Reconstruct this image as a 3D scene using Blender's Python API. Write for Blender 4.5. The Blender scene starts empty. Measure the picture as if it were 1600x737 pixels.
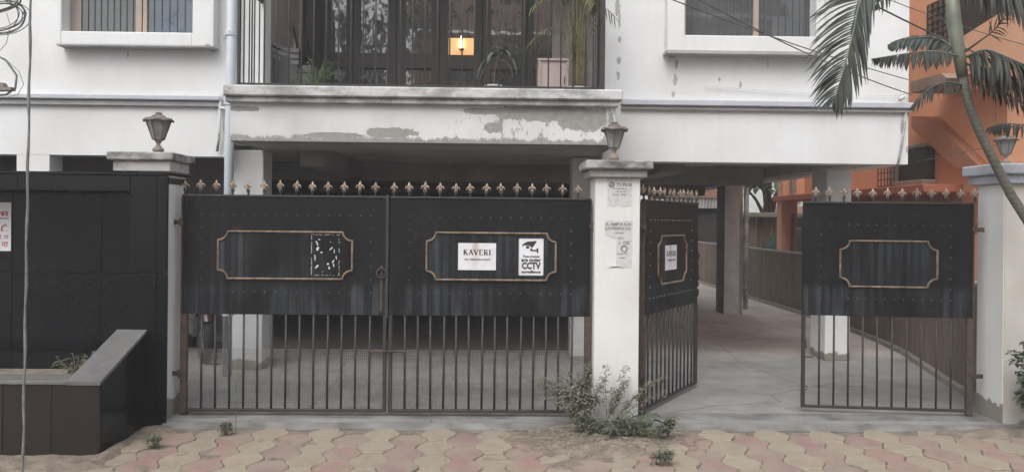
import bpy, math, random
from mathutils import Vector, Matrix
random.seed(7)
PI = math.pi; R = math.radians
S = bpy.context.scene
C = S.collection

# ------------------------------------------------------------ camera
F = 1232.0; W0, H0 = 1600, 737; PX, PY = 800.0, 342.0
YAW, ROLL, EYE = 0.020, 0.0098, 1.55
fw = Vector((math.sin(YAW), math.cos(YAW), 0)); rt = Vector((math.cos(YAW), -math.sin(YAW), 0)); up = Vector((0, 0, 1))
cr = rt * math.cos(ROLL) + up * math.sin(ROLL)
cu = up * math.cos(ROLL) - rt * math.sin(ROLL)
cam_d = bpy.data.cameras.new('camera'); cam = bpy.data.objects.new('camera', cam_d); C.objects.link(cam)
cam_d.sensor_width = 36; cam_d.lens = F / W0 * 36; cam_d.clip_start = 0.05; cam_d.clip_end = 400
cam_d.shift_y = -(H0 / 2 - PY) / W0
cam.matrix_world = Matrix(((cr.x, cu.x, -fw.x, 0), (cr.y, cu.y, -fw.y, 0), (cr.z, cu.z, -fw.z, EYE), (0, 0, 0, 1)))
S.camera = cam
CAM = Vector((0, 0, EYE))
def ray(px, py): return fw + cr * ((px - PX) / F) + cu * ((PY - py) / F)
def P(px, py, Y):
    d = ray(px, py); return CAM + d * (Y / d.y)
def PXp(px, py, X):
    d = ray(px, py); return CAM + d * (X / d.x)
def PZ(px, py, Z):
    d = ray(px, py); return CAM + d * ((Z - EYE) / d.z)
def XX(px, Y, py=342): return P(px, py, Y).x
def ZZ(py, Y, px=800): return P(px, py, Y).z

# ------------------------------------------------------------ world, sun, exposure
SUN_EL, SUN_AZ = R(52), R(203)      # azimuth measured clockwise from +Y
wd = bpy.data.worlds.new('World'); S.world = wd; wd.use_nodes = True
nt = wd.node_tree; nt.nodes.clear()
sky = nt.nodes.new('ShaderNodeTexSky'); sky.sky_type = 'NISHITA'; sky.sun_disc = False
sky.sun_elevation = SUN_EL; sky.sun_rotation = SUN_AZ; sky.dust_density = 4.0; sky.air_density = 1.0; sky.ozone_density = 1.0
hs = nt.nodes.new('ShaderNodeHueSaturation'); hs.inputs['Saturation'].default_value = 0.22
bg = nt.nodes.new('ShaderNodeBackground'); bg.inputs['Strength'].default_value = 0.15
wo = nt.nodes.new('ShaderNodeOutputWorld')
nt.links.new(sky.outputs[0], hs.inputs['Color']); nt.links.new(hs.outputs[0], bg.inputs[0]); nt.links.new(bg.outputs[0], wo.inputs[0])
sl = bpy.data.lights.new('sun', 'SUN'); sl.energy = 0.5; sl.angle = R(40); sl.color = (1.0, 0.975, 0.94)
so = bpy.data.objects.new('sun', sl); C.objects.link(so)
sd = Vector((math.sin(SUN_AZ) * math.cos(SUN_EL), math.cos(SUN_AZ) * math.cos(SUN_EL), math.sin(SUN_EL)))
so.rotation_euler = sd.to_track_quat('Z', 'Y').to_euler(); so.location = sd * 30
S.view_settings.view_transform = 'Standard'; S.view_settings.look = 'None'
S.view_settings.exposure = 0.66; S.view_settings.gamma = 1.0; S.view_settings.use_curve_mapping = False

# ------------------------------------------------------------ materials
class NT:
    def __init__(s, name):
        s.m = bpy.data.materials.new(name); s.m.use_nodes = True; s.t = s.m.node_tree; s.t.nodes.clear()
        s.out = s.n('ShaderNodeOutputMaterial'); s.b = s.n('ShaderNodeBsdfPrincipled'); s.l(s.b.outputs[0], s.out.inputs[0])
    def n(s, k, **kw):
        o = s.t.nodes.new(k)
        for a, v in kw.items(): setattr(o, a, v)
        return o
    def l(s, a, b): s.t.links.new(a, b)
    def coord(s, kind='pos', stretch=(1, 1, 1)):
        src = s.n('ShaderNodeNewGeometry').outputs['Position'] if kind == 'pos' else s.n('ShaderNodeTexCoord').outputs['Object']
        mp = s.n('ShaderNodeMapping'); mp.inputs['Scale'].default_value = stretch
        s.l(src, mp.inputs[0]); return mp.outputs[0]
    def noise(s, co, scale, detail=4, rough=.55, dist=0):
        o = s.n('ShaderNodeTexNoise'); o.inputs['Scale'].default_value = scale; o.inputs['Detail'].default_value = detail
        o.inputs['Roughness'].default_value = rough; o.inputs['Distortion'].default_value = dist
        s.l(co, o.inputs['Vector']); return o.outputs[0]
    def ramp(s, f, stops):
        r = s.n('ShaderNodeValToRGB'); e = r.color_ramp.elements
        while len(e) < len(stops): e.new(.5)
        for i, (p, c) in enumerate(stops):
            e[i].position = p; e[i].color = (c[0], c[1], c[2], 1) if not isinstance(c, (int, float)) else (c, c, c, 1)
        s.l(f, r.inputs[0]); return r.outputs[0]
    def mix(s, f, a, b):
        m = s.n('ShaderNodeMix', data_type='RGBA')
        for v, i in ((f, 0), (a, 6), (b, 7)):
            if isinstance(v, (int, float)): m.inputs[i].default_value = v
            elif isinstance(v, tuple): m.inputs[i].default_value = (*v, 1)
            else: s.l(v, m.inputs[i])
        return m.outputs[2]
    def math(s, op, a, b=None, clamp=False):
        m = s.n('ShaderNodeMath', operation=op, use_clamp=clamp)
        for v, i in ((a, 0), (b, 1)):
            if v is None: continue
            if isinstance(v, (int, float)): m.inputs[i].default_value = v
            else: s.l(v, m.inputs[i])
        return m.outputs[0]
    def bump(s, h, strength=.3, dist=.01):
        b = s.n('ShaderNodeBump'); b.inputs['Strength'].default_value = strength; b.inputs['Distance'].default_value = dist
        s.l(h, b.inputs['Height']); s.l(b.outputs[0], s.b.inputs['Normal'])
    def sep(s, co):
        x = s.n('ShaderNodeSeparateXYZ'); s.l(co, x.inputs[0]); return x.outputs
    def set(s, **kw):
        for k, v in kw.items(): s.b.inputs[k.replace('_', ' ')].default_value = v
    def color(s, c): s.l(c, s.b.inputs['Base Color'])
    def rand(s): return s.n('ShaderNodeObjectInfo').outputs['Random']

def simple(name, c1, c2=None, scale=8, rough=.7, bump=.2, metal=0, stretch=(1, 1, 1), kind='pos', lo=.35, hi=.65, bdist=.004, randv=0, trans=0):
    t = NT(name); c2 = c2 or tuple(v * .75 for v in c1)
    co = t.coord(kind, stretch); f = t.noise(co, scale, 6)
    col = t.ramp(f, [(lo, c1), (hi, c2)])
    if randv:
        v = t.n('ShaderNodeHueSaturation'); t.l(col, v.inputs['Color'])
        mr = t.n('ShaderNodeMapRange'); mr.inputs[3].default_value = 1 - randv; mr.inputs[4].default_value = 1 + randv
        t.l(t.rand(), mr.inputs[0]); t.l(mr.outputs[0], v.inputs['Value']); col = v.outputs[0]
    t.color(col); t.set(Roughness=rough, Metallic=metal)
    if bump: t.bump(t.noise(co, scale * 3, 5), bump, bdist)
    return t.m

def blotches(t, spots, amp=.9, nscale=14, soft=.12):
    """worn patches: (x, z, rx, rz) ellipses in the facade plane with ragged edges"""
    co = t.coord('pos'); x, y, z = t.sep(co); nz = t.noise(co, nscale, 6, .7)
    acc = None
    for (cx, cz, rx, rz) in spots:
        dx = t.math('DIVIDE', t.math('SUBTRACT', x, cx), rx); dz = t.math('DIVIDE', t.math('SUBTRACT', z, cz), rz)
        d = t.math('SQRT', t.math('ADD', t.math('MULTIPLY', dx, dx), t.math('MULTIPLY', dz, dz)))
        d = t.math('ADD', d, t.math('MULTIPLY', t.math('SUBTRACT', nz, .5), amp * 2))
        m = t.math('MULTIPLY', t.math('SUBTRACT', 1.0, d), 1 / soft, clamp=True)
        acc = m if acc is None else t.math('MAXIMUM', acc, m)
    return acc

MT = {}
def white_paint(name, base=(.78, .79, .795), dirty=(.68, .675, .66), spots=(), low=None, amt=.35):
    t = NT(name); co = t.coord('pos'); cs = t.coord('pos', (5, 5, .5))
    f = t.noise(co, 1.3, 5); col = t.ramp(f, [(.38, base), (.72, dirty)])
    st = t.noise(cs, 2.2, 6, .65); k = t.ramp(st, [(.52, 0), (.78, amt)])
    col = t.mix(k, col, (.55, .53, .5))
    if spots:
        m = blotches(t, spots, 1.1, 38, .25); col = t.mix(t.math('MULTIPLY', m, .8), col, (.33, .315, .30))
    if low is not None:   # bare cement below z=low with a ragged edge
        x, y, z = t.sep(co); nz = t.noise(t.coord('pos'), 9, 5)
        m = t.math('MULTIPLY', t.math('SUBTRACT', t.math('ADD', low - .08, t.math('MULTIPLY', nz, .16)), z), 60, clamp=True)
        col = t.mix(m, col, (.27, .25, .22))
    t.color(col); t.set(Roughness=.75); t.bump(t.noise(co, 26, 6), .25, .004); return t.m

YF, YB, YG, YP = 7.8, 7.1, 6.18, 6.04     # facade, balcony front, gate and pillar planes
sp = lambda px, py, rx, rz: (P(px, py, YF).x, P(px, py, YF).z, rx, rz)
MT['facade'] = white_paint('white_facade_paint', spots=[
    sp(965, 12, .03, .10), sp(968, 30, .012, .12), sp(968, 62, .02, .03), sp(967, 95, .025, .04), sp(966, 118, .02, .05),
    sp(1057, 100, .02, .05), sp(1055, 125, .022, .06), sp(1052, 148, .02, .03), sp(1124, 125, .02, .02), sp(1157, 132, .015, .04),
    sp(354, 150, .06, .02), sp(350, 170, .03, .02), sp(352, 200, .025, .07), sp(1410, 200, .02, .10), sp(1420, 235, .03, .05), sp(1050, 90, .05, .012), sp(333, 78, .03, .03), sp(930, 172, .02, .05), sp(1200, 100, .008, .05), sp(200, 85, .01, .03)], amt=.2)
MT['white_wall'] = white_paint('white_side_paint')
MT['pillar'] = white_paint('white_pillar_paint', base=(.80, .80, .79), low=.17, amt=.3)
MT['pillar_mid'] = white_paint('white_middle_pillar_paint', base=(.80, .80, .79), low=-.05, amt=.5)
MT['pillar_cream'] = white_paint('cream_pillar_paint', base=(.66, .64, .59), dirty=(.5, .47, .42), low=.02, amt=.5)
MT['column'] = white_paint('worn_column_paint', base=(.80, .81, .81), dirty=(.62, .62, .61), low=.10)
MT['column_shade'] = simple('shaded_column_side', (.10, .085, .08), (.17, .155, .15), 4)
MT['col_grey'] = simple('grey_column_plaster', (.82, .81, .80), (.62, .61, .60), 3)
# balcony beam: white paint flaking off grey render
t = NT('flaking_balcony_paint'); co = t.coord('pos'); x, y, z = t.sep(co); n1 = t.noise(co, 22, 8, .72); n2 = t.noise(t.coord('pos', (1, 1, .35)), 9, 7, .75)
zb = ZZ(224, YB)
edge = t.math('MULTIPLY', t.math('SUBTRACT', t.math('ADD', zb - .055, t.math('MULTIPLY', n2, .2)), z), 50, clamp=True)
bs = lambda px, py, rx, rz: (P(px, py, YB).x, P(px, py, YB).z, rx, rz)
mm = blotches(t, [bs(860, 178, .58, .075), bs(760, 174, .28, .03), bs(910, 190, .26, .09), bs(770, 200, .1, .05), bs(955, 200, .03, .15), bs(380, 170, .16, .025), bs(520, 212, .3, .03), bs(610, 208, .25, .05)], .8, 11, .1)
fl = t.math('MULTIPLY', t.math('SUBTRACT', n2, .565), 22, clamp=True)
right = t.math('MULTIPLY', t.math('ADD', x, .55), 2.0, clamp=True)
fl = t.math('MULTIPLY', fl, right)
n3 = t.noise(t.coord('pos', (1, 1, .22)), 42, 5, .7); tick = t.math('MULTIPLY', t.math('MULTIPLY', t.math('SUBTRACT', n3, .63), 30, clamp=True), right)
m = t.math('MAXIMUM', t.math('MAXIMUM', t.math('MAXIMUM', edge, mm), fl), tick)
pt = t.ramp(t.noise(co, 2, 5), [(.4, (.76, .76, .755)), (.7, (.62, .61, .59))])
col = t.mix(m, pt, t.ramp(n1, [(.3, (.40, .39, .37)), (.7, (.27, .26, .245))]))
t.color(col); t.set(Roughness=.85); t.bump(t.math('SUBTRACT', 1.0, m), .5, .004); MT['beam'] = t.m
def chipped(name, a, b, sc=6, lo=.45, hi=.58):
    t = NT(name); co = t.coord('pos', (.6, 1, 1)); f = t.noise(co, sc, 9, .7)
    g = t.ramp(t.noise(co, 30, 6), [(.3, tuple(v * .85 for v in b)), (.7, b)])
    t.color(t.mix(t.ramp(f, [(lo, 0), (hi, 1)]), a, g)); t.set(Roughness=.85); t.bump(f, .5, .008); return t.m
MT['ledge'] = chipped('weathered_ledge', (.60, .60, .60), (.36, .36, .35), 5)
MT['cap'] = chipped('mossy_pillar_cap', (.44, .44, .43), (.13, .13, .125), 9, .40, .62)
MT['cap_low'] = chipped('grey_pillar_cap', (.52, .51, .50), (.34, .33, .32), 4)
MT['cap_blue'] = chipped('bluegrey_pillar_cap', (.42, .44, .50), (.36, .37, .41), 4)
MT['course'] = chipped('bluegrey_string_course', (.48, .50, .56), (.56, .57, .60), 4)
MT['course_low'] = simple('string_course_grey', (.44, .43, .43), (.36, .355, .35), 5)  # greyer tone for the lower band and the sills
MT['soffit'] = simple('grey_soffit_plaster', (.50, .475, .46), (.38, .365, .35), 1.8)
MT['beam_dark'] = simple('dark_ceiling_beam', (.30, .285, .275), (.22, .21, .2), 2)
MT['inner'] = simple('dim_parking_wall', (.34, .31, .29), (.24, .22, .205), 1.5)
# driveway floor
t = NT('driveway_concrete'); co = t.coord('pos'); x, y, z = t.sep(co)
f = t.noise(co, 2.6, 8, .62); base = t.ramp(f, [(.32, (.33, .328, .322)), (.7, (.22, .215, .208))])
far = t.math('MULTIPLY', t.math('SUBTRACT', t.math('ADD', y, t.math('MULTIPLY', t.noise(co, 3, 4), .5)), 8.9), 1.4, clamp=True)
br = t.ramp(t.noise(t.coord('pos', (1, .5, 1)), 1.6, 6), [(.3, (.72, .66, .61)), (.7, (.46, .41, .38))])  # lighter tone further in puts the open passage's daylight into the colour
dc = t.mix(far, base, br); lf = t.math('MULTIPLY', t.math('SUBTRACT', t.math('ADD', 1.5, t.math('MULTIPLY', t.noise(co, 2, 5), 1.2)), x), 1.5, clamp=True); nr = t.math('MULTIPLY', t.math('SUBTRACT', t.math('ADD', y, t.noise(co, 4, 6)), 9.0), 1.6, clamp=True); dc = t.mix(t.math('MULTIPLY', t.math('MULTIPLY', lf, nr), .85), dc, (.135, .118, .108))  # left floor under the building darkened, its shade put into the colour
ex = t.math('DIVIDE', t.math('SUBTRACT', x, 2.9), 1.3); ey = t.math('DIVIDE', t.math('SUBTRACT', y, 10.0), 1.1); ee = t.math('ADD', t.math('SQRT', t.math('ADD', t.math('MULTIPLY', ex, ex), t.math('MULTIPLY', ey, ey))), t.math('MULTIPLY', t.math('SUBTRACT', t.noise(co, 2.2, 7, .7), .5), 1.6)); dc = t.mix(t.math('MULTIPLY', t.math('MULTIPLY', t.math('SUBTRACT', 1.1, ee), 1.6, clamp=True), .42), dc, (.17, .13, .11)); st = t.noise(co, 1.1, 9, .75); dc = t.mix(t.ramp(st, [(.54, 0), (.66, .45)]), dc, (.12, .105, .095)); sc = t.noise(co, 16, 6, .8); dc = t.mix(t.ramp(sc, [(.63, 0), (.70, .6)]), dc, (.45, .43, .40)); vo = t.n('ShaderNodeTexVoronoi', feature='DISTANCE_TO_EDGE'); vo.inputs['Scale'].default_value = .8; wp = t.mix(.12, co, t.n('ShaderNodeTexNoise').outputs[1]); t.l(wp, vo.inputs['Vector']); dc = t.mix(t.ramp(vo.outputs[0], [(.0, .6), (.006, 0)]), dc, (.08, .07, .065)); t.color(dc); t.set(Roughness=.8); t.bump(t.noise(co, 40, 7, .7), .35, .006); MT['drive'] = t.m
MT['thresh'] = simple('threshold_cement', (.27, .265, .255), (.14, .135, .128), 4, bump=.5, bdist=.01)
# soil and pavers
MT['soil'] = simple('dry_sandy_soil', (.30, .25, .20), (.18, .15, .12), 9, rough=.95, bump=.9, bdist=.02)
MT['dust'] = simple('dusty_ground', (.36, .30, .24), (.22, .19, .16), 5, rough=.95, bump=.9, bdist=.015)
def paver_mat(name, a, b, dustc=(.40, .32, .23)):
    t = NT(name); co = t.coord('pos')
    c = t.mix(t.rand(), a, b)
    v = t.noise(co, 60, 6, .7); c = t.mix(t.ramp(v, [(.35, 0), (.8, .5)]), c, tuple(q * .6 for q in a))
    d = t.noise(co, 3.4, 7, .68); c = t.mix(t.ramp(d, [(.33, .08), (.58, .92)]), c, dustc)
    g = t.noise(co, 9, 6, .7); c = t.mix(t.ramp(g, [(.48, 0), (.72, .55)]), c, (.21, .185, .165))
    t.color(c); t.set(Roughness=.9); t.bump(t.noise(co, 90, 6, .7), .5, .005); return t.m
MT['pv_y'] = paver_mat('yellow_paver', (.41, .36, .28), (.32, .29, .24), dustc=(.34, .28, .21))
MT['pv_p'] = paver_mat('pink_paver', (.37, .19, .175), (.28, .185, .19), dustc=(.33, .265, .21))
# gate paint: faded black sheet with pale streaks
def gate_mat(name, streak=.5, zt_=1.0):
    t = NT(name); co = t.coord('obj', (26, 26, .8)); c2 = t.coord('obj')
    s = t.noise(co, 1.0, 5, .6); l = t.noise(t.coord('obj', (2.2, 2.2, .9)), 1.0, 3)
    zg = t.sep(t.coord('obj'))[2]; gx = t.math('MULTIPLY', t.math('SUBTRACT', zt_, zg), 14, clamp=True)
    k = t.math('MULTIPLY', t.math('MULTIPLY', t.ramp(s, [(.42, .1), (.66, 1)]), t.ramp(l, [(.42, 0), (.58, streak)])), t.math('ADD', .12, gx, clamp=True))
    base = t.ramp(t.noise(c2, 5, 5), [(.3, (.006, .0065, .008)), (.75, (.015, .0145, .0155))])
    c = t.mix(k, base, (.070, .084, .098))
    ch = t.noise(c2, 17, 8, .85); c = t.mix(t.ramp(ch, [(.70, 0), (.72, .7)]), c, (.30, .31, .31)); rs = t.noise(c2, 6, 6, .75); c = t.mix(t.ramp(rs, [(.60, 0), (.70, .55)]), c, (.075, .045, .033))
    t.color(c); t.set(Roughness=.5, IOR=1.33); t.bump(t.noise(t.coord('obj', (8, 8, 1)), 3, 4), .2, .012); return t.m
MT['gate'] = gate_mat('faded_black_gate_sheet', .9, 1.05); MT['gate_in'] = gate_mat('streaked_inset_sheet', .75, 2)
MT['iron'] = simple('old_black_iron', (.032, .031, .032), (.05, .044, .041), 30, rough=.6, kind='obj')
MT['rail_iron'] = simple('grey_black_railing', (.075, .073, .072), (.10, .095, .09), 12, rough=.5, kind='obj')
MT['rust'] = simple('rusty_iron', (.11, .075, .06), (.05, .043, .042), 18, rough=.85, kind='obj')
MT['copper'] = simple('copper_painted_iron', (.40, .27, .21), (.18, .12, .10), 60, rough=.5, metal=.25, kind='obj', randv=.15)
MT['copper_tip'] = simple('pale_copper_paint', (.54, .44, .36), (.24, .175, .135), 40, rough=.45, metal=.3, kind='obj', randv=.15)
MT['frame_cu'] = simple('worn_copper_moulding', (.29, .215, .15), (.12, .08, .06), 16, rough=.7, kind='obj')
MT['rivet'] = simple('glint_rivet', (.10, .10, .11), (.05, .05, .05), 20, rough=.3, kind='obj')  # lighter than the gate sheet, small highlights put into the colour
MT['wire'] = simple('galvanised_wire', (.33, .32, .31), (.2, .19, .18), 20, rough=.6, kind='obj')
MT['paper'] = simple('white_sign_board', (.82, .83, .87), (.74, .74, .76), 4, rough=.45, bump=0, kind='obj', lo=.45)
t = NT('stained_name_board'); co = t.coord('obj'); x, y, z = t.sep(co)
g = t.math('SUBTRACT', 1.0, t.math('MULTIPLY', t.math('ABSOLUTE', t.math('ADD', x, t.math('ADD', .012, t.math('MULTIPLY', t.math('SUBTRACT', t.noise(co, 25, 4), .5), .05)))), 26), clamp=True)
hgt = t.math('ADD', t.math('MULTIPLY', z, 4.5), .55, clamp=True)
c = t.mix(t.math('MULTIPLY', t.math('MULTIPLY', g, hgt), .75), t.ramp(t.noise(co, 14, 4), [(.4, (.80, .80, .84)), (.7, (.72, .71, .72))]), (.42, .31, .22))
t.color(c); t.set(Roughness=.5); MT['paper_st'] = t.m
MT['ink'] = simple('black_ink', (.03, .03, .033), (.05, .05, .05), 10, bump=0, kind='obj')
MT['ink_grey'] = simple('faded_ink', (.17, .17, .18), (.3, .3, .3), 60, bump=0, kind='obj')
MT['ink_red'] = simple('red_ink', (.45, .05, .045), (.4, .1, .09), 20, bump=0, kind='obj')
MT['poster'] = simple('torn_poster_paper', (.66, .66, .66), (.56, .55, .55), 24, bump=.4, kind='obj')
MT['granite'] = None
t = NT('polished_dark_granite'); co = t.coord('pos'); f = t.noise(co, 70, 3, .6); g = t.noise(co, 1.4, 5)
c = t.mix(t.ramp(g, [(.4, 0), (.75, .5)]), t.ramp(f, [(.35, (.005, .006, .0075)), (.7, (.010, .011, .013))]), (.018, .018, .019))
t.color(c); t.set(Roughness=.16, IOR=1.36); t.bump(g, .03, .006); MT['granite'] = t.m
t = NT('brown_granite'); co = t.coord('pos'); f = t.noise(co, 70, 3, .6); g = t.noise(co, 2.0, 5)
c = t.mix(t.ramp(g, [(.35, 0), (.75, .8)]), t.ramp(f, [(.35, (.022, .018, .016)), (.7, (.031, .026, .023))]), (.044, .035, .030))
t.color(c); t.set(Roughness=.3, IOR=1.35); MT['granite_br'] = t.m
MT['granite_top'] = simple('dusty_granite_coping', (.14, .138, .135), (.20, .195, .19), 7, rough=.5, bump=.1)
MT['grout'] = simple('dark_grout', (.022, .022, .022), (.035, .035, .034), 10)
MT['pipe'] = simple('bluegrey_pipe', (.56, .62, .70), (.62, .66, .70), 6, rough=.5)
MT['cable'] = simple('grey_cable', (.17, .17, .17), (.27, .27, .27), 30, rough=.7, bump=.4)
MT['cable_dk'] = simple('dark_cable', (.085, .085, .087), (.14, .14, .14), 20, rough=.6)
MT['winframe'] = simple('brown_aluminium_frame', (.42, .33, .27), (.36, .29, .24), 5, rough=.5, bump=0)
MT['winblind'] = simple('beige_panel', (.33, .28, .25), (.28, .24, .22), 4)
MT['wood'] = simple('dark_door_wood', (.030, .026, .024), (.045, .037, .034), 7, stretch=(6, 6, .6), rough=.5)
def glass(name, dark, refl=.35, tint=(1, 1, 1)):
    t = NT(name); co = t.coord('pos'); t.set(Roughness=.4); t.color(t.ramp(t.noise(co, 2.2, 4), [(.35, dark), (.7, tuple(v * 1.6 for v in dark))]))
    gl = t.n('ShaderNodeBsdfGlossy'); gl.inputs['Roughness'].default_value = .02; gl.inputs['Color'].default_value = (*tint, 1)
    bp = t.n('ShaderNodeBump'); bp.inputs['Strength'].default_value = .04; bp.inputs['Distance'].default_value = .02
    t.l(t.noise(co, 3.0, 2), bp.inputs['Height']); t.l(bp.outputs[0], gl.inputs['Normal'])
    mx = t.n('ShaderNodeMixShader'); mx.inputs[0].default_value = refl
    t.l(t.b.outputs[0], mx.inputs[1]); t.l(gl.outputs[0], mx.inputs[2]); t.l(mx.outputs[0], t.out.inputs[0]); return t.m
MT['glass'] = glass('door_glass', (.02, .019, .018), .17)
MT['wglass'] = glass('window_glass', (.045, .05, .053), .05); MT['wglass_b'] = glass('blue_window_glass', (.045, .07, .10), .05)
MT['winbar'] = simple('thin_grille_bar', (.11, .115, .12), (.14, .14, .14), 5, bump=0)
t = NT('lit_lamp_panel'); t.set(Roughness=.5, Emission_Strength=1.0); co = t.coord('obj'); x, y, z = t.sep(co)
t.b.inputs['Base Color'].default_value = (.6, .4, .2, 1); t.b.inputs['Emission Color'].default_value = (1.0, .50, .21, 1); t.b.inputs['Emission Strength'].default_value = .42; MT['lamp_panel'] = t.m
t = NT('lit_bulb'); t.b.inputs['Emission Color'].default_value = (1.0, .86, .55, 1); t.b.inputs['Emission Strength'].default_value = 4; MT['bulb'] = t.m
MT['lantern'] = simple('tarnished_lantern_metal', (.24, .215, .20), (.13, .11, .10), 26, rough=.6, metal=.2)
MT['lantern_low'] = simple('rusty_lantern_base', (.30, .22, .18), (.24, .21, .19), 20, rough=.8)
MT['frost'] = simple('dusty_lantern_glass', (.34, .34, .33), (.22, .22, .215), 12, rough=.3)
MT['orange'] = simple('orange_house_paint', (.88, .46, .28), (.78, .39, .23), 1.6)
MT['orange_shade'] = simple('shaded_orange_paint', (.48, .22, .125), (.42, .19, .11), 3)  # house orange darkened to stand in for shade under the stair
MT['orange_lt'] = simple('pale_orange_paint', (.84, .50, .33), (.74, .42, .27), 2)
MT['red_paint'] = simple('brick_red_paint', (.50, .17, .10), (.40, .135, .085), 3)
MT['buff'] = simple('buff_cement', (.42, .33, .27), (.32, .26, .22), 3)
MT['brown_wall'] = None
t = NT('streaked_brown_boundary_plaster'); co = t.coord('pos', (9, 9, .9)); f = t.noise(co, 1, 7, .65); g = t.noise(t.coord('pos'), 2.5, 5)
c = t.mix(t.ramp(g, [(.3, 0), (.7, .6)]), t.ramp(f, [(.3, (.16, .115, .088)), (.7, (.30, .235, .19))]), (.15, .11, .09))
t.color(c); t.set(Roughness=.95); t.bump(f, .7, .012); MT['brown_wall'] = t.m
MT['pale_cement'] = simple('pale_cement_edge', (.36, .33, .30), (.24, .21, .185), 8)
MT['board'] = simple('weathered_fence_board', (.32, .26, .20), (.20, .16, .12), 5, stretch=(6, 6, .6), randv=.3)
MT['green_metal'] = simple('pale_green_metal', (.30, .34, .29), (.22, .25, .22), 5)
MT['green_dark'] = simple('dark_green_sheet', (.02, .055, .035), (.03, .075, .05), 6)
MT['pale_wall'] = simple('pale_far_wall', (.62, .66, .66), (.5, .54, .54), 2)
MT['roof_tile'] = simple('faded_tile_roof', (.36, .20, .13), (.27, .15, .10), 10, bump=.6)
MT['sheet'] = simple('corrugated_pale_sheet', (.50, .50, .48), (.38, .38, .36), 5)
MT['dark'] = simple('dark_recess', (.035, .033, .032), (.05, .045, .04), 4)
MT['black_plastic'] = simple('charcoal_plastic', (.065, .062, .07), (.09, .085, .092), 6)
MT['grey_plastic'] = simple('grey_plastic', (.14, .135, .15), (.20, .19, .21), 6)
MT['sack'] = simple('dull_grey_cloth', (.06, .06, .062), (.085, .085, .085), 6)
MT['cream_ply'] = simple('pinkish_cabinet_board', (.52, .42, .40), (.46, .38, .36), 5)
MT['curtain'] = simple('beige_curtain', (.36, .33, .31), (.28, .25, .235), 3, stretch=(9, 9, .5), bump=.6, bdist=.03)
MT['white_pot'] = simple('white_glazed_pot', (.78, .79, .79), (.7, .7, .7), 6, rough=.3)
def leaf(name, a, b, rough=.5, randv=.0):
    t = NT(name); co = t.coord('pos'); t.color(t.ramp(t.noise(co, 9, 5), [(.35, a), (.65, b)])); t.set(Roughness=rough)
    try: t.b.inputs['Subsurface Weight'].default_value = 0
    except Exception: pass
    return t.m
MT['palm'] = leaf('palm_leaf', (.036, .047, .042), (.068, .082, .072), .5)
MT['palm_dk'] = leaf('old_palm_leaf', (.020, .023, .019), (.042, .043, .034), .6)
MT['palm_dry'] = leaf('dry_palm_leaf', (.045, .038, .028), (.12, .095, .07), .7)
MT['palm_rib'] = leaf('palm_rib', (.16, .18, .15), (.22, .23, .19))
t = NT('ringed_palm_trunk'); co = t.coord('pos'); wv = t.n('ShaderNodeTexWave', wave_type='BANDS', bands_direction='Z'); wv.inputs['Scale'].default_value = 9; wv.inputs['Distortion'].default_value = 5; t.l(co, wv.inputs[0])
c = t.mix(t.ramp(wv.outputs['Fac'], [(.05, .5), (.25, 0)]), t.ramp(t.noise(co, 20, 5), [(.3, (.085, .085, .07)), (.7, (.15, .145, .12))]), (.20, .195, .165))
t.color(c); t.set(Roughness=.9); t.bump(t.noise(co, 30, 5), .6, .01); MT['palm_trunk'] = t.m
MT['crownshaft'] = leaf('palm_crownshaft', (.15, .17, .125), (.24, .26, .20), .45)
MT['areca'] = leaf('areca_leaf', (.13, .15, .055), (.20, .20, .085), .45); MT['areca_stem'] = leaf('areca_stem', (.24, .20, .09), (.30, .25, .14))
MT['pothos'] = leaf('bright_green_leaf', (.11, .17, .07), (.20, .27, .12), .4)
MT['droop'] = leaf('dull_green_leaf', (.11, .14, .115), (.19, .21, .175), .5)
MT['weed'] = leaf('dusty_weed_leaf', (.15, .15, .11), (.26, .25, .19), .9); MT['weed_gn'] = leaf('dusty_green_weed_leaf', (.10, .12, .075), (.17, .18, .12), .9)
MT['weed_stem'] = leaf('dry_weed_stem', (.16, .12, .09), (.22, .17, .13), .9)
MT['broad'] = leaf('broad_green_leaf', (.055, .085, .05), (.095, .13, .08), .7)
MT['litter'] = leaf('dry_leaf_litter', (.17, .145, .11), (.34, .29, .22), .9)
MT['tree_leaf'] = leaf('dark_tree_leaf', (.035, .055, .025), (.07, .10, .045), .5); MT['bark'] = simple('brown_bark', (.12, .085, .06), (.075, .055, .042), 8)
MT['tyre'] = simple('tyre_rubber', (.03, .03, .03), (.045, .043, .04), 20, rough=.8); MT['chrome'] = simple('dull_chrome', (.4, .4, .4), (.25, .25, .25), 10, rough=.35, metal=.8, bump=0)
MT['bike_red'] = simple('dark_bike_paint', (.07, .02, .02), (.05, .02, .02), 5, rough=.3, bump=0)
MT['asphalt'] = simple('road_asphalt', (.055, .054, .052), (.075, .072, .068), 12, bump=.5)
MT['green_bottle'] = simple('teal_plastic', (.12, .25, .22), (.15, .28, .25), 5)

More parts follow.
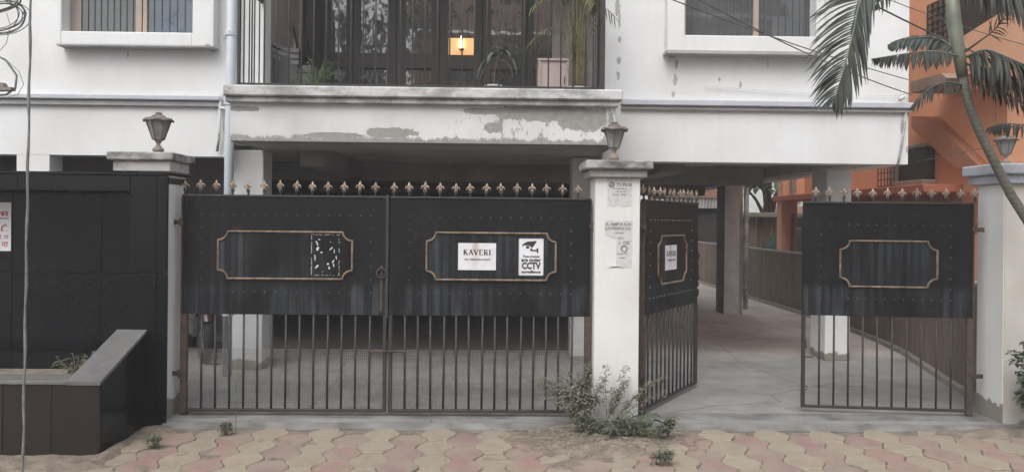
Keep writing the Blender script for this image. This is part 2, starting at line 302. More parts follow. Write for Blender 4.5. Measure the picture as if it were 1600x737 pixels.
# ------------------------------------------------------------ mesh helpers
class MB:
    def __init__(s): s.v = []; s.f = []
    def poly(s, pts, faces):
        b = len(s.v); s.v += [tuple(p) for p in pts]; s.f += [tuple(b + i for i in f) for f in faces]; return s
    def box(s, x0, x1, y0, y1, z0, z1, c=0.0):
        if x0 > x1: x0, x1 = x1, x0
        if y0 > y1: y0, y1 = y1, y0
        if z0 > z1: z0, z1 = z1, z0
        if c <= 0:
            p = [(x, y, z) for z in (z0, z1) for y in (y0, y1) for x in (x0, x1)]
            return s.poly(p, [(0, 2, 3, 1), (4, 5, 7, 6), (0, 1, 5, 4), (2, 6, 7, 3), (0, 4, 6, 2), (1, 3, 7, 5)])
        c = min(c, (x1 - x0) * .45, (y1 - y0) * .45, (z1 - z0) * .45)   # chamfered box
        pts = []; idx = {}
        for sx in (0, 1):
            for sy in (0, 1):
                for sz in (0, 1):
                    X, Y, Z = (x0, x1)[sx], (y0, y1)[sy], (z0, z1)[sz]; dx, dy, dz = c * (1 - 2 * sx), c * (1 - 2 * sy), c * (1 - 2 * sz)
                    for a, q in (('x', (X, Y + dy, Z + dz)), ('y', (X + dx, Y, Z + dz)), ('z', (X + dx, Y + dy, Z))):
                        idx[(sx, sy, sz, a)] = len(pts); pts.append(q)
        fs = []
        for a in range(3):
            for k in (0, 1):
                q = []
                for (u, w) in ((0, 0), (1, 0), (1, 1), (0, 1)):
                    key = [u, w]; key.insert(a, k); q.append(idx[(*key, 'xyz'[a])])
                fs.append(tuple(q) if (k == 1) ^ (a == 1) else tuple(reversed(q)))
        for a in range(3):
            b_, c_ = [i for i in range(3) if i != a]
            for u in (0, 1):
                for w in (0, 1):
                    q = []
                    for k, n in ((0, b_), (0, c_), (1, c_), (1, b_)):
                        key = [0, 0, 0]; key[a] = k; key[b_] = u; key[c_] = w; q.append(idx[(*key, 'xyz'[n])])
                    fs.append(tuple(q))
        for sx in (0, 1):
            for sy in (0, 1):
                for sz in (0, 1): fs.append(tuple(idx[(sx, sy, sz, a)] for a in 'xyz'))
        return s.poly(pts, fs)
    def tube(s, pts, r, n=8, caps=True):
        pts = [Vector(p) for p in pts]; m = len(pts); rr = r if isinstance(r, (list, tuple)) else [r] * m
        t0 = (pts[1] - pts[0]).normalized(); a = Vector((0, 0, 1)) if abs(t0.z) < .9 else Vector((1, 0, 0)); u = t0.cross(a).normalized()
        b = len(s.v)
        for i, p in enumerate(pts):
            t = (pts[min(i + 1, m - 1)] - pts[max(i - 1, 0)]).normalized(); u = (u - t * u.dot(t)).normalized(); w = t.cross(u)
            for k in range(n):
                an = 2 * PI * k / n; s.v.append(tuple(p + (u * math.cos(an) + w * math.sin(an)) * rr[i]))
        for i in range(m - 1):
            for k in range(n):
                k2 = (k + 1) % n; s.f.append((b + i * n + k, b + i * n + k2, b + (i + 1) * n + k2, b + (i + 1) * n + k))
        if caps: s.f.append(tuple(b + k for k in reversed(range(n)))); s.f.append(tuple(b + (m - 1) * n + k for k in range(n)))
        return s
    def lathe(s, prof, c=(0, 0, 0), n=16, rot=0):
        b = len(s.v); m = len(prof)
        for (r, z) in prof:
            for k in range(n):
                an = rot + 2 * PI * k / n; s.v.append((c[0] + r * math.cos(an), c[1] + r * math.sin(an), c[2] + z))
        for i in range(m - 1):
            for k in range(n):
                k2 = (k + 1) % n; s.f.append((b + i * n + k, b + i * n + k2, b + (i + 1) * n + k2, b + (i + 1) * n + k))
        s.f.append(tuple(b + k for k in reversed(range(n)))); s.f.append(tuple(b + (m - 1) * n + k for k in range(n))); return s
    def extr(s, pts, d):
        """closed polygon pts swept by vector d"""
        d = Vector(d); n = len(pts); q = [Vector(p) for p in pts]; al = q + [p + d for p in q]
        return s.poly(al, [tuple(range(n)), tuple(reversed(range(n, 2 * n)))] + [(i, i + n, (i + 1) % n + n, (i + 1) % n) for i in range(n)])
    def torus(s, c, R_, r, axis='y', n=24, m=8):
        b = len(s.v)
        for i in range(n):
            a = 2 * PI * i / n
            for j in range(m):
                q = 2 * PI * j / m; rr = R_ + r * math.cos(q); h = r * math.sin(q)
                p = {'y': (rr * math.cos(a), h, rr * math.sin(a)), 'z': (rr * math.cos(a), rr * math.sin(a), h), 'x': (h, rr * math.cos(a), rr * math.sin(a))}[axis]
                s.v.append((c[0] + p[0], c[1] + p[1], c[2] + p[2]))
        for i in range(n):
            for j in range(m): s.f.append((b + i * m + j, b + ((i + 1) % n) * m + j, b + ((i + 1) % n) * m + (j + 1) % m, b + i * m + (j + 1) % m))
        return s
    def mesh(s, name, smooth=False, fix=True):
        import bmesh
        me = bpy.data.meshes.new(name); me.from_pydata(s.v, [], s.f)
        if fix:
            bm = bmesh.new(); bm.from_mesh(me); bmesh.ops.recalc_face_normals(bm, faces=bm.faces); bm.to_mesh(me); bm.free()
        if smooth:
            for p in me.polygons: p.use_smooth = True
        return me
def wloc(o):
    v = Vector((0, 0, 0))
    while o: v = v + o.location; o = o.parent
    return v
def part(mb, name, mat, parent=None, smooth=False, local=False, fix=True, kind=None, label=None):
    """link one mesh; vertices are in world space unless local=True"""
    me = mb.mesh(name, smooth, fix) if isinstance(mb, MB) else mb
    if mat: me.materials.clear(); me.materials.append(MT[mat] if isinstance(mat, str) else mat)
    o = bpy.data.objects.new(name, me); C.objects.link(o)
    if parent:
        o.parent = parent
        if not local: o.location = -wloc(parent)
    if kind: o['kind'] = kind
    if label: o['label'] = label
    return o
def tag(o, label=None, cat=None, group=None, kind=None):
    if label: o['label'] = label
    if cat: o['category'] = cat
    if group: o['group'] = group
    if kind: o['kind'] = kind
    return o
def thing(name, loc, label, cat, group=None, rz=0):
    o = bpy.data.objects.new(name, None); C.objects.link(o); o.empty_display_size = .1; o.location = loc; o.rotation_euler = (0, 0, rz)
    return tag(o, label, cat, group)
def share(me, name, parent, loc=(0, 0, 0), rot=(0, 0, 0), sc=(1, 1, 1)):
    o = bpy.data.objects.new(name, me); C.objects.link(o); o.parent = parent; o.location = loc; o.rotation_euler = rot; o.scale = sc; return o
def box(name, mat, parent, *a, c=0.0, **k): return part(MB().box(*a, c=c), name, mat, parent, **k)
def text_mb(s, size, cx, cz, y, bold=0.0, sx=1.0, ext=.0006, rot=0, align='CENTER'):
    cu_ = bpy.data.curves.new('lettering', 'FONT'); cu_.body = s; cu_.size = size; cu_.extrude = ext; cu_.offset = bold * size
    cu_.align_x = align; cu_.align_y = 'CENTER'; cu_.resolution_u = 2
    ob = bpy.data.objects.new('lettering', cu_); me = bpy.data.meshes.new_from_object(ob)
    mb = MB(); ca, sa = math.cos(rot), math.sin(rot)
    mb.v = [(cx + v.co.x * sx * ca - v.co.y * sa, y - v.co.z, cz + v.co.x * sx * sa + v.co.y * ca) for v in me.vertices]; mb.f = [tuple(p.vertices) for p in me.polygons]
    bpy.data.objects.remove(ob); bpy.data.curves.remove(cu_); bpy.data.meshes.remove(me); return mb
def join(*ms):
    r = MB()
    for m in ms: r.poly(m.v, m.f)
    return r

# ------------------------------------------------------------ ground
def sheet(name, mat, x0, x1, y0, y1, z, nx=2, ny=2, zf=None, parent=None):
    mb = MB(); pts = []; fs = []
    for j in range(ny):
        for i in range(nx):
            x = x0 + (x1 - x0) * i / (nx - 1); y = y0 + (y1 - y0) * j / (ny - 1); pts.append((x, y, z + (zf(x, y) if zf else 0)))
    for j in range(ny - 1):
        for i in range(nx - 1): a = j * nx + i; fs.append((a, a + 1, a + 1 + nx, a + nx))
    mb.poly(pts, fs); return part(mb, name, mat, parent, fix=False)
g = sheet('ground', 'dust', -120, 120, -120, 120, -.075); tag(g, kind='structure')
g = sheet('road', 'asphalt', -60, 60, -6.5, 2.9, -.068); tag(g, kind='structure')
pav = part(MB().box(-14, 14, 3.0, 6.0, -.30, -.052), 'pavement', 'soil'); tag(pav, kind='structure')
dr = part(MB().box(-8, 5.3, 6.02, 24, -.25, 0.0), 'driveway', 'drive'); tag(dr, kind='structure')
# sloping cement threshold under the gates
th = MB(); prof = [(6.02 + .30, .0045), (6.16, .004), (6.02, -.008), (5.93, -.035), (5.93, -.12), (6.32, -.12)]
nx = 60; x0, x1 = -2.50, 4.6
for i in range(nx + 1):
    x = x0 + (x1 - x0) * i / nx; jx = .018 * math.sin(i * .9) + .012 * math.sin(i * 2.3)
    th.v += [(x, y - (jx if k in (3, 4) else 0), z) for k, (y, z) in enumerate(prof)]
m6 = len(prof)
for i in range(nx):
    for k in range(m6): a, b_ = i * m6 + k, i * m6 + (k + 1) % m6; th.f.append((a, b_, b_ + m6, a + m6))
tag(part(th, 'threshold', 'thresh'), kind='structure')
jt = part(MB().box(-2.3, 3.5, 7.38, 7.40, -.01, .006), 'driveway_joint', 'pale_cement', dr)

# interlocking wave pavers
PW, PL, PA = .205, .31, .034
def paver_mesh(name, mat, bulge):
    sgn = 1 if bulge else -1; N = 6; g_ = .003; out = []
    hw = lambda t: PW / 2 + PA * math.cos(2 * PI * t / PL) - g_
    for i in range(N + 1): t = -PL / 2 + g_ + (PL - 2 * g_) * i / N; out.append((hw(t), t))
    h = hw(PL / 2)
    for s_ in (.4, -.4): out.append((h * s_, PL / 2 - g_ + .02 * s_ * 1.2))
    for i in range(N + 1): t = PL / 2 - g_ - (PL - 2 * g_) * i / N; out.append((-hw(t), t))
    for s_ in (-.4, .4): out.append((h * s_, -PL / 2 + g_ + .02 * s_ * 1.2))
    mb = MB(); n = len(out); mb.v += [(x, y, -.05) for x, y in out] + [(x, y, -.007) for x, y in out] + [(x * .955, y * .965, 0) for x, y in out]
    mb.f.append(tuple(range(2 * n, 3 * n)))
    for k in (0, 1):
        for i in range(n): a, b_ = k * n + i, k * n + (i + 1) % n; mb.f.append((a, b_, b_ + n, a + n))
    me = mb.mesh(name); me.materials.append(MT[mat]); return me
pv = [paver_mesh('yellow_paver', 'pv_y', 1), paver_mesh('pink_paver', 'pv_p', 1)]
x_off = XX(595, 5.6)          # a yellow column passes here
stuffmb = [MB(), MB()]; npv = 0
for k in range(-24, 26):
    cx = x_off + k * PW; col = k % 2
    for r_ in range(0, 9):
        cy = 5.80 - r_ * PL + (PL / 2 if k % 2 else 0)
        if cy > 5.90: continue
        if cx < -2.62 and cy > 5.0: continue
        px = 800 + F * (cx / cy - YAW); vis = (-20 < px < 1620) and cy > 4.60
        z = -.034 + random.uniform(-.006, .006) - .012 * max(0, 1 - ((cx - .7) / .6) ** 2) * (cy > 5.2)
        rot = (random.uniform(-.02, .02), random.uniform(-.02, .02), random.uniform(-.035, .035))
        if vis:
            share(pv[col], 'paver', pav, (cx + random.uniform(-.003, .003), cy, z), rot); npv += 1
        else:
            mt_ = Matrix.Translation((cx, cy, z)); me = pv[col]; stuffmb[col].poly([tuple(mt_ @ v.co) for v in me.vertices], [tuple(p.vertices) for p in me.polygons])
for i in (0, 1): part(stuffmb[i], 'outer_pavers', ('pv_y', 'pv_p')[i], pav, kind='stuff', fix=False)
# soil heaps and dusty strip along the plinth
def hump(x, y, cx, cy, rx, ry, h):
    d = ((x - cx) / rx) ** 2 + ((y - cy) / ry) ** 2; return h * math.exp(-d * 1.6)
from mathutils import noise as mn
def zf(x, y):
    n_ = mn.noise(Vector((x * 7, y * 7, 0))) * .012 + mn.noise(Vector((x * 22, y * 22, 3))) * .005
    h = hump(x, y, .72, 5.86, .42, .22, .085) + hump(x, y, .6, 5.55, .55, .26, .045) + hump(x, y, .95, 5.6, .35, .3, .03)
    h += hump(x, y, -2.5, 5.9, .16, .14, .04) + hump(x, y, -2.56, 5.3, .07, .5, .04) + hump(x, y, -2.9, 5.02, .6, .07, .035)
    h += hump(x, y, 4.0, 5.9, .7, .14, .05) + hump(x, y, .5, 5.1, .35, .16, .02) + hump(x, y, -2.0, 5.25, .25, .12, .016) + hump(x, y, -1.4, 5.6, .3, .08, .014)
    return h + n_ - .006
tag(sheet('soil', 'soil', -4.2, 5.0, 4.55, 6.0, -.041, 300, 80, zf), kind='stuff')
# litter: dry leaves, chips
random.seed(3); mb = MB(); mc = MB()
def flake(mb, x, y, z, s, el=1.6):
    a = random.uniform(0, 2 * PI); c_, s_ = math.cos(a), math.sin(a); tz = random.uniform(-.4, .4) * s
    q = [(-s * el, 0, 0), (0, -s * .55, tz), (s * el, 0, random.uniform(0, .5) * s), (0, s * .55, -tz * .3)]
    mb.poly([(x + u * c_ - v * s_, y + u * s_ + v * c_, z + w + .004) for u, v, w in q], [(0, 1, 2), (0, 2, 3)])
for i in range(2600):
    x = random.gauss(.75, .33); y = 5.72 + random.gauss(0, .16)
    if y > 5.98 or y < 4.7: continue
    z = -.04 + zf(x, y); flake(mb if random.random() < .75 else mc, x, y, max(z, -.034), random.uniform(.003, .011), random.uniform(1, 3.5))
for i in range(900):
    x = random.uniform(-3.6, 4.2); y = random.choice([random.uniform(4.7, 5.95), random.uniform(5.8, 5.98)])
    if x < -2.4 and y > 5.1: continue
    flake(mb if random.random() < .8 else mc, x, y, max(-.034, -.04 + zf(x, y)), random.uniform(.003, .009))
tag(part(mb, 'leaf_litter', 'litter', fix=False), kind='stuff'); tag(part(mc, 'weed_litter', 'weed', fix=False), kind='stuff')

# ------------------------------------------------------------ the white apartment building
bld = thing('apartment_building', (0, YF, 0), 'white painted apartment building with ground floor parking and flaking balcony', 'building')
ZB = ZZ(254, YF, 1200); ZL = ZZ(243.5, YF, 200)     # underside of the facade walls
ZF_ = (ZB + ZL) / 2
XR = XX(1419, YF, 200); XL = -7.5; XBL = XX(352, YF); XBR = XX(940, YF)   # balcony recess between XBL and XBR
ZT = 5.9; Z1 = ZZ(136, YB)          # roof top, balcony floor
FW = .22
# window openings
wl = dict(x0=XX(105, YF), x1=XX(306, YF), z0=P(200, 50, YF - .14).z, z1=4.75); wr = dict(x0=XX(1062, YF), x1=XX(1264, YF), z0=P(1160, 56, YF - .14).z, z1=4.8)
def wall_with_hole(x0, x1, z0, z1, w, name='wall'):
    mb = MB(); y0, y1 = YF, YF + FW
    mb.box(x0, w['x0'], y0, y1, z0, z1); mb.box(w['x1'], x1, y0, y1, z0, z1); mb.box(w['x0'], w['x1'], y0, y1, z0, w['z0']); mb.box(w['x0'], w['x1'], y0, y1, w['z1'], z1)
    return part(mb, name, 'facade', bld)
wallL = wall_with_hole(XL, XBL, ZF_, ZT, wl); wallR = wall_with_hole(XBR, XR, ZF_, ZT, wr)
box('wall', 'facade', bld, XX(25, YF), XX(76, YF), YF + .002, YF + .24, 0, ZF_ + .001)
box('wall', 'facade', bld, XL, XX(-60, YF), YF + .002, YF + .24, 0, ZF_ + .001)
box('side_wall', 'white_wall', bld, XR - .22, XR, YF + FW, 16.2, ZF_, ZT)
box('side_wall', 'white_wall', bld, XL, XL + .2, YF + FW, 16.2, 0, ZT)
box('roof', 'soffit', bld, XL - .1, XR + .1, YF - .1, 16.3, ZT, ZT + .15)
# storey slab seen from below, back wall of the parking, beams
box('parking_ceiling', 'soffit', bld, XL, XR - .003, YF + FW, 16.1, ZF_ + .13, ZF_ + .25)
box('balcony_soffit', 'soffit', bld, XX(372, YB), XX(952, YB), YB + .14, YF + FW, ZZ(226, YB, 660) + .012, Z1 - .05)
XI = XX(925, 8.1)
box('ceiling_beam', 'soffit', bld, XR - .5, XR - .225, YF + FW, 16.0, ZF_ + .0, ZF_ + .128)
box('ceiling_beam', 'soffit', bld, XBR, XR - .23, YF + FW + .002, YF + FW + .22, ZF_ + .01, ZF_ + .128)
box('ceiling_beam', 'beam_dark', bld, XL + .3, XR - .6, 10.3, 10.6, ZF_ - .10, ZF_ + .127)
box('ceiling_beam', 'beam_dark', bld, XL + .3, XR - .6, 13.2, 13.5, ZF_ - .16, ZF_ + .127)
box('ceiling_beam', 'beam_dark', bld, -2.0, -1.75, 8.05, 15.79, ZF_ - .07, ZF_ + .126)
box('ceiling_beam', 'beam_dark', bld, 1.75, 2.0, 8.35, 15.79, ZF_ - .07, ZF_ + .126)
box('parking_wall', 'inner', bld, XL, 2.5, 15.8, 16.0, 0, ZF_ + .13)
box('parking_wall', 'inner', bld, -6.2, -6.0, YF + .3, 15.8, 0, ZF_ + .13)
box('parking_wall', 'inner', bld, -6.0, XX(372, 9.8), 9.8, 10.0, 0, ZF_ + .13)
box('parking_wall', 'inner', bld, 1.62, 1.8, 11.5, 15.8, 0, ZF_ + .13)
# columns
def column(px0, px1, Y, mat, zt, depth=.31, name='column', dx=0):
    return box(name, mat, bld, XX(px0, Y) + dx, XX(px1, Y) + dx, Y, Y + depth, 0, zt, c=.008)
zs = ZZ(226, YB, 660) + .01
column(362, 411, 8.02, 'column', zs); column(893, 931, 8.9, 'col_grey', ZF_ + .12, .3)
column(1132, 1161, 13.1, 'col_grey', ZF_ + .128, .4); column(1291, 1330, 8.75, 'column', ZF_ + .128, .42)
box('column_shade_sheet', 'column_shade', bld, XX(1132, 13.1) - .012, XX(1132, 13.1) - .001, 13.09, 13.52, 0, ZF_ + .1)  # dark sheet standing in for shade on the column's left side
# string course: two bands
for xa, xb, pa in ((XL - .05, XX(346, YF), 170), (XX(968, YF), XR + .03, 1200)):
    ta, tb, tc = P(pa, 148 if pa < 500 else 158, YF - .06).z, P(pa, 155.5 if pa < 500 else 167, YF - .06).z, P(pa, 165 if pa < 500 else 174, YF - .03).z
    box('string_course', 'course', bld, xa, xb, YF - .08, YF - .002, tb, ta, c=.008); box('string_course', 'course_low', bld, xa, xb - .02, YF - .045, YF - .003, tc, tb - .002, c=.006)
# balcony front
zl0, zl1, zl2 = P(660, 136, YB - .1).z, P(660, 153, YB - .1).z, P(660, 163, YB - .05).z
box('balcony_beam', 'beam', bld, XX(358, YB), XX(961, YB), YB, YB + .14, ZZ(224, YB, 660), zl2 + .03, c=.006)
box('balcony_ledge', 'ledge', bld, XX(346, YB - .1), XX(972, YB - .1), YB - .1, YF - .01, zl1, zl0, c=.012)
box('balcony_ledge', 'ledge', bld, XX(350, YB - .05), XX(966, YB - .05), YB - .06, YF - .012, zl2, zl1 - .001, c=.008)
box('balcony_side', 'beam', bld, XX(358, YB) + .002, XX(358, YB) + .13, YB + .141, YF + .2, ZZ(224, YB, 660) + .002, zl2); box('balcony_side', 'beam', bld, XX(961, YB) - .13, XX(961, YB) - .002, YB + .141, YF + .2, ZZ(224, YB, 660) + .002, zl2)
YD = 9.15
XDL, XDR = XX(411, YF), XX(930, YF)
box('balcony_floor', 'ledge', bld, XBL, XBR, YF + .001, YD + .2, zl0 - .12, zl0 - .003)
box('wall', 'facade', bld, XBL + .001, XDL + .001, YF + .001, YF + .199, zl0 - .003, ZT - .01)
box('balcony_wall', 'winblind', bld, XBL - .02, XDL, YF + .2, YD + .2, zl0 - .003, ZT - .01); box('balcony_wall', 'curtain', bld, XDR, XBR + .02, YF + .3, YD + .2, zl0 - .003, ZT - .01)
box('balcony_wall', 'white_wall', bld, XX(930, YF), XBR + .02, YF + .004, YF + .29, zl0 - .003, ZT - .01)
box('balcony_ceiling', 'white_wall', bld, XBL, XBR, YB + .1, YD + .2, 5.25, 5.4)
box('curtain', 'curtain', bld, XX(860, YD), XX(915, YD), YD - .01, YD + .06, zl0, 5.24)
# glazed doors
box('door_backing', 'dark', bld, XDL, XX(862, YD), YD + .06, YD + .1, zl0, 5.24)
panes = [(475, 488), (513, 538), (560, 603), (631, 672), (697, 739), (763, 812), (831, 859)]
door_edges = [470, 500, 549, 617, 684, 751, 821, 861]
zmid1, zmid0 = P(660, 84, YD).z, P(660, 107, YD).z
ZTT = 5.1
for i in range(7):
    d0, d1 = XX(door_edges[i], YD), XX(door_edges[i + 1], YD); a0, a1 = XX(panes[i][0], YD), XX(panes[i][1], YD)
    fr = MB()
    fr.box(d0 + .004, a0, YD, YD + .05, zl0 + .002, 5.22); fr.box(a1, d1 - .004, YD, YD + .05, zl0 + .002, 5.22)
    fr.box(a0, a1, YD + .002, YD + .05, zmid0, zmid1); fr.box(a0, a1, YD + .002, YD + .05, zl0 + .002, zl0 + .05); fr.box(a0, a1, YD + .002, YD + .05, 4.6, 5.22)
    fo = part(fr, 'glazed_door', 'wood', bld)
    for (q0, q1) in ((zl0 + .05, zmid0), (zmid1, 4.6)):
        part(MB().box(a0 - .003, a1 + .003, YD + .025, YD + .04, q0 - .003, q1 + .003), 'pane', 'glass', fo, local=True)
box('door_post', 'winframe', bld, XX(464, YD), XX(470, YD), YD - .03, YD + .05, zl0, 5.24)
# balcony railing
rl = part(MB().box(XX(368, YB), XX(943, YB), YB + .02, YB + .045, zl0 + .022, zl0 + .038).box(XX(368, YB), XX(943, YB), YB + .02, YB + .045, zl0 + .93, zl0 + .96)
    .box(XX(368, YB), XX(368, YB) + .02, YB + .05, YF, zl0 + .022, zl0 + .038).box(XX(368, YB), XX(368, YB) + .03, YB + .05, YF, zl0 + .93, zl0 + .96)
    .box(XX(941, YB) - .03, XX(941, YB), YB + .05, YF, zl0 + .022, zl0 + .038).box(XX(941, YB) - .04, XX(941, YB), YB + .05, YF, zl0 + .86, zl0 + .96), 'balcony_railing', 'iron', bld)
bme = MB().tube([(0, 0, 0), (0, 0, 1.75)], .0075, 6).mesh('bar', True); bme.materials.append(MT['rail_iron'])
px = 372.0
while px < 938:
    share(bme, 'bar', rl, (XX(px, YB, 130), YB + .032, zl0 + .001)); px += 19.4
for k in range(4): share(bme, 'bar', rl, (XX(368, YB) + .012, YB + .15 + k * .155, zl0 + .001), sc=(.95, .95, 1))
for k in range(4): share(bme, 'bar', rl, (XX(941, YB) - .02, YB + .17 + k * .15, zl0 + .001), sc=(1.1, 1.1, 1))
part(MB().box(XX(934.5, YB), XX(943, YB), YB + .0, YB + .05, zl0 + .002, zl0 + 1.6, c=.003), 'corner_post', 'iron', rl, local=True)
part(MB().box(XX(368, YB) - .005, XX(368, YB) + .02, YB + .01, YB + .045, zl0 + .002, zl0 + 1.6, c=.003), 'corner_post', 'iron', rl, local=True)
# windows with a projecting surround
def window(w, pxo0, pxo1, pyo, blind, panes_, mull, pyg, bars, sl_=.003):
    xo0, xo1 = XX(pxo0, YF - .14), XX(pxo1, YF - .14); zo = P((pxo0 + pxo1) / 2, pyo, YF - .14).z; zt = w['z1'] + .12
    sb = MB(); y0, y1 = YF - .14, YF - .002; c = .008
    sb.box(xo0, w['x0'], y0, y1, zo, zt, c=c); sb.box(w['x1'], xo1, y0, y1, zo, zt, c=c); sb.box(w['x0'] - .001, w['x1'] + .001, y0 + .001, y1, zo, w['z0'], c=c); sb.box(w['x0'] - .001, w['x1'] + .001, y0 + .001, y1, w['z1'], zt, c=c)
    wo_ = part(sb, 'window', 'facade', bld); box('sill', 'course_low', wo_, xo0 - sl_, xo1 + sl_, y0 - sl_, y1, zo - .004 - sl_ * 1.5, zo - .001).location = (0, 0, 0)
    yg = YF + .03; L = lambda *a, **k: part(*a, **k, local=True)
    fr = MB().box(w['x0'], w['x1'], yg - .02, yg + .03, w['z0'], w['z0'] + .022).box(w['x0'], w['x1'], yg - .02, yg + .03, w['z1'] - .03, w['z1'])
    for m_ in mull: fr.box(XX(m_[0], yg), XX(m_[1], yg), yg - .025, yg + .03, w['z0'] + .022, w['z1'] - .03)
    L(fr, 'window_frame', 'winframe', wo_)
    if blind: L(MB().box(XX(blind[0], yg), XX(blind[1], yg), yg - .015, yg + .03, w['z0'] + .022, w['z1'] - .03), 'side_panel', 'winblind', wo_)
    for (a, b_, m_) in panes_: L(MB().box(XX(a, yg), XX(b_, yg), yg, yg + .008, w['z0'] + .02, w['z1'] - .03), 'pane', m_, wo_)
    bm_ = MB().box(-.003, .003, -.003, .003, 0, w['z1'] - w['z0'] - .06).mesh('grille_bar'); bm_.materials.append(MT['winbar'])
    for b_ in bars: share(bm_, 'grille_bar', wo_, (XX(b_, yg), yg - .008, w['z0'] + .03))
    L(MB().box(w['x0'], w['x1'], YF + .1, YF + .12, w['z0'] - .02, w['z1']), 'backing', 'dark', wo_)
    return wo_
window(wl, 85, 331, 71, (105, 125), [(125, 212, 'wglass'), (227, 306, 'wglass_b')], [(211, 216), (216, 220), (222, 228)], 50, list(range(135, 208, 10)) + list(range(238, 300, 12)))
window(wr, 1040, 1286, 81, None, [(1068, 1174, 'wglass'), (1181, 1264, 'wglass')], [(1062, 1068), (1173, 1181)], 56, list(range(1079, 1172, 11)) + list(range(1192, 1262, 11)), .014)
# downpipe on the facade
xp = XX(358, YF - .09); xq = XX(355, 7.95)
dp = MB().tube([(xp, YF - .08, ZT), (xp, YF - .08, 2.75), (xp - .01, YF - .08, 2.45), (xp - .01, YF - .08, .003)], .045, 12)
dpo = part(dp, 'downpipe', 'pipe', bld, smooth=True)
for zc in (ZZ(66, YF), ZZ(172, YF), 1.0, ZZ(495, YF)): part(MB().lathe([(.05, 0), (.055, .005), (.055, .045), (.05, .05)], (xp - .005, YF - .08, zc), 12).box(xp - .1, xp + .06, YF - .03, YF - .022, zc + .01, zc + .03), 'pipe_clip', 'pipe', dpo, local=True)
part(MB().tube([(xp - .11, YF - .05, 2.72), (xp - .12, YF - .05, 2.3), (xp - .14, YF - .04, 2.18)], .014, 8).tube([(xp - .11, YF - .05, 2.60), (xp - .02, YF - .06, 2.60)], .02, 8), 'branch_pipe', 'ledge', dpo, local=True, smooth=True)
# thin pipe at the right corner and pale hose on the facade
part(MB().tube([P(1418, 148, YF - .03), P(1414, 190, YF - .03), P(1411, 215, YF - .03), P(1403, 256, YF - .03), P(1401, 258, YF + .02)], .012, 8), 'corner_pipe', 'ledge', bld, smooth=True)
part(MB().tube([P(1128, 310, 12.95) * 1, Vector((XX(1166, 12.95), 12.95, 2.1)), Vector((XX(1166, 12.95), 12.95, .1))][1:], .04, 10), 'downpipe', 'ledge', bld, smooth=True)
part(MB().tube([P(1405, 156, YF - .05), P(1412, 152, YF - .09)], .022, 8).tube([P(1410, 152, YF - .06), P(1410, 140, YF - .06)], .01, 6), 'cable_insulator', 'white_pot', bld, smooth=True)
# things on the balcony
zfl = zl0
lp = thing('wall_lamp', (XX(718, YD), YD - .02, P(718, 72, YD).z), 'square wall lamp glowing warm orange between the glazed balcony doors', 'lamp')
lx0, lx1, lz0, lz1 = XX(698, YD - .05), XX(739, YD - .05), P(718, 85, YD - .05).z, P(718, 59, YD - .05).z
part(MB().box(lx0, lx1, YD - .03, YD + .02, lz0, lz1, c=.004), 'lit_panel', 'lamp_panel', lp)
lcx = (lx0 + lx1) / 2; part(MB().lathe([(.012, 0), (.02, .03), (.018, .10), (.006, .15)], (lcx, YD - .06, lz0 + .06), 12), 'bulb', 'bulb', lp, smooth=True)
part(MB().lathe([(.006, -.02), (.03, -.004), (.032, .006), (.01, .006)], (lcx, YD - .06, lz0 + .055), 12).tube([(lcx, YD - .06, lz0 + .04), (lcx, YD - .03, lz0 + .04)], .006, 6), 'bulb_holder', 'iron', lp, smooth=True)
cb = thing('cabinet', (XX(861, 8.6), 8.6, zfl), 'low pinkish board cabinet standing behind the tall areca palm', 'cabinet')
cx0, cx1, cz1 = XX(839, 8.5), XX(886, 8.5), P(860, 95, 8.5).z
part(MB().box(cx0, cx0 + .025, 8.5, 8.85, zfl, cz1).box(cx1 - .02, cx1, 8.5, 8.85, zfl, cz1).box(cx0 - .01, cx1 + .01, 8.49, 8.86, cz1, cz1 + .025, c=.004), 'carcass', 'cream_ply', cb)
part(MB().box(cx0 + .027, cx1 - .022, 8.515, 8.53, zfl + .02, cz1 - .004), 'cabinet_door', 'cream_ply', cb); part(MB().tube([((cx0 + cx1) / 2 + .12, 8.505, zfl + .3), ((cx0 + cx1) / 2 + .12, 8.505, zfl + .38)], .005, 6), 'handle', 'iron', cb)
